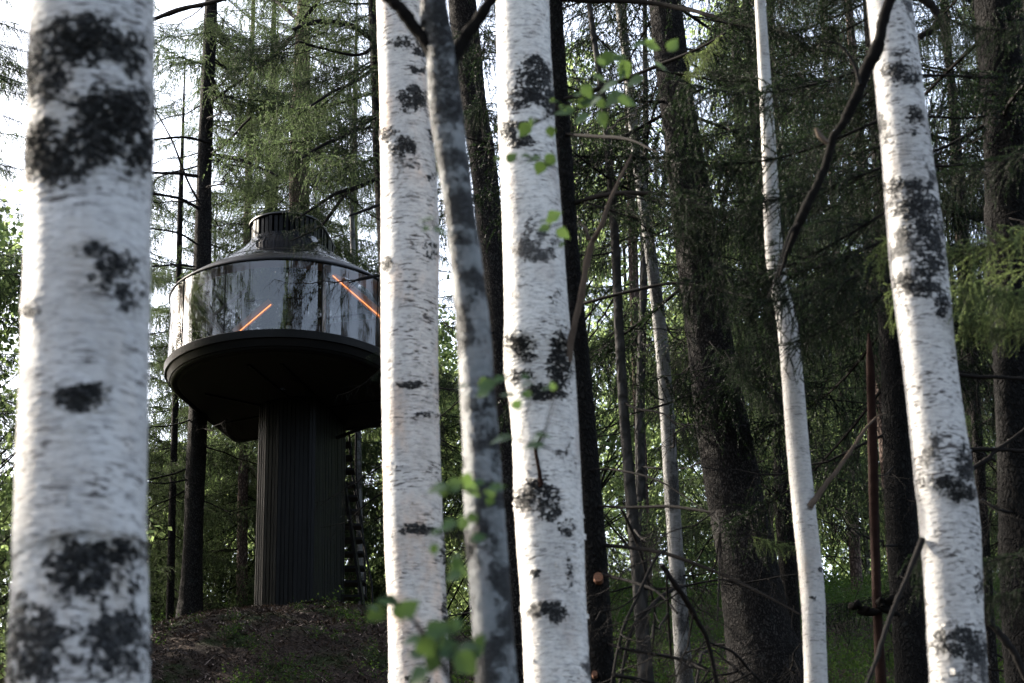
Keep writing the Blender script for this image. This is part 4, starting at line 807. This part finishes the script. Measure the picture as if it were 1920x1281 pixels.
# denser spruces on the right
for (x, y, s, k, lab) in ((3.6, 27, .85, 3, 'shaggy spruce behind the thick scaly trunk'), (5.6, 30, .9, 4, 'dim spruce filling the space behind the slender young birch'), (6.3, 24.5, .75, 3, 'dark spruce between the slender young birch and the broken snag'), (8.2, 28, .95, 3, 'tall dark spruce far behind the right-hand birch'), (7.6, 21.5, .8, 4, 'bushy dark spruce near the right border'), (2.3, 36, .9, 4, 'lit spruce behind the flaking slim birch'), (9.6, 34, 1.0, 3, 'large spruce in the far right background'), (4.6, 37, .9, 3, 'spruce in the background right of the thick scaly trunk'), (.2, 39, .85, 4, 'spruce in the background right of the brightest birch')):
    far_tree(k, x, y, s, x * 2, lab, None)
# left border greenery
for (x, y, s, k, lab) in ((-9.3, 45.5, 1.15, 3, 'tall spruce far behind the left edge of the cabin'), (-7.6, 48, 1.2, 4, 'spruce behind the cabin, left of its roof'), (-5.6, 44.5, 1.15, 3, 'dense spruce right behind the cabin roof'), (-3.9, 48, 1.2, 4, 'spruce behind the cabin, right of its slatted cap'), (-2.4, 43.5, 1.1, 3, 'spruce behind the straight warm-lit birch'), (-10.7, 49, 1.2, 3, 'dark spruce between the widest birch and the cabin, far off'), (-6.6, 53, 1.25, 3, 'farthest tall spruce above the cabin'), (-8.3, 42.5, 1.15, 3, 'bushy spruce right of the tall spruce trunk beside the cabin'), (-4.7, 41.5, 1.15, 4, 'spruce with drooping boughs close behind the slatted cap'), (-10.1, 43.5, 1.1, 4, 'spruce with thin drooping boughs just right of the widest birch, against the sky')):
    far_tree(k, x, y, s, x * 3, lab, None)
lb = far_tree(4, -9.7, 29.5, 1.0, .4, 'dark drooping spruce at the left border, its boughs hanging against the white sky', None)
for i, (a, b, d, L, az) in enumerate([(-60, 40, 29, 1.1, 0), (-60, 75, 29, 1.2, .2), (-60, 130, 29, 1.1, -.2), (-60, 170, 29, .9, .1), (-60, 265, 29, .9, 0), (-60, 330, 29, .8, .2), (-60, 100, 29, 1.0, .3), (-60, 0, 29, 1.3, 0)]):
    bough_child(lb, np.array(lb.location), Mi_, a, b, d, L, az, 0, 0, 'needle', i)
far_tree(3, -9.6, 31, .95, 1.0, 'drooping spruce boughs showing left of the widest birch', None)
far_tree(2, -9.3, 33, 1.0, 2.0, 'leafy green tree low at the left border', None)
# ------------------------------------------------------------------ leaf sprigs close to the camera
def leaf_verts(c, d, nrm, L, rg):
    d = d / np.linalg.norm(d); s = np.cross(nrm, d); s /= np.linalg.norm(s); nrm = np.cross(d, s)
    prof = [(0, .0), (.10, .20), (.25, .36), (.42, .40), (.58, .33), (.74, .21), (.88, .09), (1, 0)]
    mid = [c + d * L * t + nrm * L * (-.18 * t * t) for t, _ in prof]
    le = [c + d * L * (t + (.025 if i % 2 else -.015)) + s * L * w + nrm * L * (.10 * w * 2 - .18 * t * t) for i, (t, w) in enumerate(prof)]
    ri = [c + d * L * (t - (.02 if i % 2 else -.015)) - s * L * w + nrm * L * (.10 * w * 2 - .18 * t * t) for i, (t, w) in enumerate(prof)]
    k = len(prof); V = np.array(mid + le + ri); F = []
    for i in range(k - 1): F += [(i, i + 1, k + i + 1, k + i), (i + 1, i, 2 * k + i, 2 * k + i + 1)]
    return V, F
def sprig(label, stem_rows, leaves, d, seed):
    rg = np.random.default_rng(seed); p0 = P(stem_rows[0][0], stem_rows[0][1], d); base = np.array([p0.x, p0.y, min(G(p0.x, p0.y), p0.z)])
    r = thing('birch_sprig', label, 'leafy twig', base)
    limb(r, base, [(a, b, c) for a, b, c in stem_rows], d, MT['twig'], name='stem', k=30, seed=seed, n=6)
    stem = np.array([np.array(P(a, b, d)) for a, b, c in stem_rows]); st = smoothpath(stem, 60)
    m = M(); tw = M(); leaves = list(leaves); n0 = len(leaves)
    for _ in range(int(n0 * .7)):
        a = leaves[rg.integers(n0)]; leaves.append((a[0] + rg.normal(0, 20), a[1] + rg.normal(0, 13), a[2] * rg.uniform(.45, 1.0), rg.uniform(0, 360), rg.uniform(10, 80)))
    for (px, py, size, ang, tilt) in leaves:
        c = np.array(P(px, py, d + rg.uniform(-.12, .12))); L = size / FPX * d
        q = CM.to_3x3(); right = np.array(q @ Vector((1, 0, 0))); up = np.array(q @ Vector((0, 1, 0))); back = np.array(q @ Vector((0, 0, 1)))
        dirv = right * math.cos(R(ang)) + up * math.sin(R(ang)) + back * rg.uniform(-.3, .3); dirv /= np.linalg.norm(dirv)
        nrm = back * math.cos(R(tilt)) + up * math.sin(R(tilt)) + right * rg.uniform(-.3, .3)
        c0 = c - dirv * L * .5; V, F = leaf_verts(c0 - base, dirv, nrm, L, rg); m.add(V, F, 0, float(rg.uniform(.2, 1)), True)
        j = np.argmin(np.linalg.norm(st - c0, axis=1)); tube(tw, [st[j] - base, (st[j] + c0) / 2 - base + [0, 0, .004], c0 - base], [.0012, .001, .0008], 4, 0, .5, False)
    link('leaves', m.mesh('leaves', [MT['leaf']]), r); link('leaf_stalks', tw.mesh('leaf_stalks', [MT['twig']]), r)
    return r
sprig('blurred green twig rising from the bottom edge across the straight warm-lit birch', [(862, 1330, 12), (840, 1265, 10), (800, 1200, 9), (772, 1160, 8), (738, 1125, 6), (715, 1118, 4)],
      [(703, 1152, 46, 215, 20), (727, 1126, 44, 170, 50), (768, 1140, 46, 40, 30), (748, 1150, 36, 290, 40), (820, 1180, 54, 30, 30), (772, 1200, 40, 185, 60), (800, 1215, 50, 300, 30), (782, 1225, 40, 180, 40), (830, 1210, 50, 330, 50), (850, 1180, 30, 10, 20), (878, 1215, 48, 20, 60), (875, 1245, 60, 320, 20), (782, 1270, 52, 215, 45), (842, 1228, 44, 350, 60), (810, 1245, 44, 250, 40), (890, 1228, 34, 10, 40), (700, 1140, 30, 150, 70), (900, 1200, 30, 60, 30)], 3.4, 1)
sprig('green leaf twig crossing the upper part of the brightest birch', [(1300, 92, 5), (1240, 105, 5), (1180, 130, 6), (1120, 165, 5), (1050, 205, 4), (1000, 235, 3)],
      [(1262, 84, 36, 60, 10), (1200, 82, 44, 190, 60), (1225, 88, 30, 350, 30), (1138, 112, 42, 240, 20), (1160, 108, 34, 20, 40), (1172, 130, 42, 300, 30), (1190, 152, 42, 200, 50), (1240, 125, 44, 340, 70), (1140, 162, 46, 200, 60), (1110, 188, 50, 190, 60), (1150, 185, 50, 215, 40), (1176, 190, 44, 350, 40), (1058, 208, 46, 185, 50), (1080, 190, 36, 160, 60), (983, 244, 38, 235, 20), (1033, 248, 28, 280, 20), (1004, 228, 26, 195, 60), (1090, 222, 38, 210, 50), (1130, 225, 42, 300, 40), (1040, 190, 26, 10, 70)], 5.2, 2)
sprig('small yellow-green leaves in front of the brightest birch below its lower fork scar', [(1080, 330, 3), (1050, 320, 3), (1015, 305, 3), (990, 300, 2)], [(1000, 298, 34, 190, 60), (1030, 302, 36, 235, 30), (1012, 316, 34, 250, 40), (985, 292, 24, 170, 60)], 5.2, 3)
sprig('three small yellow leaves at the right edge of the brightest birch', [(1120, 455, 3), (1085, 430, 3), (1055, 420, 3), (1030, 425, 2)], [(1040, 404, 34, 30, 20), (1020, 428, 28, 190, 40), (1056, 438, 34, 330, 20), (1030, 412, 20, 100, 40)], 5.2, 4)
sprig('two thin green leaves low across the straight birch beside the dark forked birch', [(860, 445, 3), (830, 430, 3), (800, 412, 3)], [(797, 411, 42, 185, 80), (826, 432, 32, 350, 60)], 3.8, 5)
sprig('green leaves crossing the dark forked birch at mid height', [(960, 760, 4), (940, 745, 4), (915, 728, 4), (880, 720, 2)], [(915, 722, 44, 30, 40), (940, 710, 32, 20, 60), (950, 740, 34, 170, 70), (865, 725, 26, 190, 70), (905, 735, 36, 210, 40)], 4.2, 6)
sprig('flat green leaves beside the small red stub on the brightest birch', [(1045, 850, 3), (1020, 838, 3), (980, 828, 3), (940, 820, 3)], [(940, 823, 50, 185, 75), (1000, 836, 48, 180, 70), (1018, 816, 40, 0, 75), (985, 722, 30, 185, 75), (1030, 727, 36, 180, 75)], 4.4, 7)
sprig('row of blurred leaves across the lower half of the dark forked birch', [(960, 935, 4), (900, 925, 4), (850, 918, 4), (805, 912, 3)], [(818, 916, 46, 190, 60), (848, 912, 42, 200, 30), (885, 918, 44, 330, 50), (932, 914, 36, 20, 60), (918, 940, 24, 250, 40), (900, 905, 26, 20, 50)], 3.8, 8)
sprig('faint green leaves over the right edge of the straight birch near the bottom', [(905, 1060, 4), (880, 1030, 4), (855, 1010, 4), (820, 1000, 3)], [(840, 985, 40, 200, 60), (862, 1068, 44, 330, 40), (850, 1080, 36, 200, 50), (886, 972, 28, 280, 20), (898, 1008, 34, 20, 50), (853, 1046, 30, 190, 60), (815, 998, 26, 190, 50)], 3.6, 9)

# ------------------------------------------------------------------ brushwood in the lower right
rg = np.random.default_rng(8)
BR = [([(1345, 1165, 5), (1350, 1000, 4), (1340, 960, 4)], 0), ([(1145, 1290, 8), (1165, 1190, 9), (1200, 1110, 9), (1230, 1045, 8), (1250, 1030, 6)], 1), ([(1160, 1290, 8), (1185, 1180, 10), (1230, 1130, 11), (1265, 1105, 12), (1280, 1100, 12)], 2),
      ([(1165, 955, 8), (1195, 1020, 9), (1215, 1090, 8), (1228, 1150, 7), (1222, 1230, 6)], 3), ([(1240, 1060, 14), (1275, 1110, 16), (1300, 1150, 16), (1325, 1200, 12), (1345, 1290, 12)], 4), ([(1160, 1215, 8), (1230, 1228, 9), (1290, 1240, 9), (1330, 1255, 6)], 5),
      ([(1330, 1205, 7), (1375, 1225, 8), (1410, 1262, 8), (1440, 1290, 7)], 6), ([(1305, 1290, 8), (1312, 1240, 9), (1318, 1225, 9), (1340, 1220, 7)], 7), ([(1250, 1075, 6), (1252, 1150, 7), (1258, 1230, 7)], 8), ([(1150, 1265, 12), (1200, 1275, 12), (1260, 1290, 10)], 9)]
LBL = ['thin upright twig against the thick scaly spruce', 'bent grey stick arching up from the bottom right of the black trunk', 'forked bare branch leaning right of the black trunk, thickest at its top', 'crooked grey twig hanging beside the smooth slim trunk', 'thick mossy dead bough sloping down to the foot of the scaly spruce', 'level dead branch low between the black trunk and the scaly spruce', 'arched dead twig at the foot of the scaly spruce', 'hooked dead stick beside the mossy bough at the bottom', 'thin straight dead twig left of the scaly spruce', 'short lichen-grey log piece low at the right of the black trunk']
for (rows, i) in BR:
    d = 11.5 + (i % 4) * .6; p = P(rows[-1][0], max(rows[0][1], rows[-1][1]), d); t = thing('dead_branch', LBL[i], 'branch', (p.x, d, min(G(p.x, d), p.z))); limb(t, np.array(t.location), [(a_, b_, c_ * .68) for a_, b_, c_ in rows], d, MT['twig'], name='limb', k=24, seed=200 + i, d2=d + .5)
    for j in range(3):
        o = link('twig', BARE[(i + j) % 8], t, tuple(np.array(P(*rows[1 + j % (len(rows) - 1)][:2], d + .1)) - np.array(t.location))); o.rotation_euler = (rg.uniform(-1, 1), rg.uniform(0, .8), rg.uniform(0, 6.28)); s = rg.uniform(.25, .5); o.scale = (s, s, s)

# ------------------------------------------------------------------ wood added beside and behind the camera (casts the dappled shade, shows in the cabin's glass)
SIDE = [(-8, 8, 1.0, 3), (-13.5, 12.5, 1.05, 4), (-9.5, 3.5, .95, 3), (-15, 20, 1.1, 3), (-19, 11, 1.1, 4), (-16, 4, 1.1, 3), (-20, 27, 1.1, 4), (-12, -8, 1.0, 4), (-4, -12, 1.05, 3), (4, -14, 1.0, 4), (9, -6, 1.1, 3), (-1, -20, 1.1, 3), (12, 4, 1.0, 4), (-8, -18, 1.1, 3), (14, 14, 1.0, 3), (-14, 34, 1.0, 4), (-9.2, 24, 1.05, 3), (-8.3, 19.5, .95, 4), (-11, 28.5, 1.05, 3), (-13.5, 30.5, 1.0, 4), (-12.6, 37, 1.0, 3), (-12, 23, 1.0, 3), (9.5, 22, 1.0, 3), (12, 27, 1.0, 4), (-11.0, 37.4, 1.25, 3), (-8.2, 9.5, .8, 2), (-7.6, 6.0, .8, 2), (-12.5, 41, 1.1, 4)]
for i, (x, y, s, k) in enumerate(SIDE):
    far_tree(k, x, y, s, i * 1.3, ('spruce' if k > 2 else 'leafy birch') + ' added outside the picture for shade and reflections', ('spruces' if k > 2 else 'birches') + ' outside the picture')
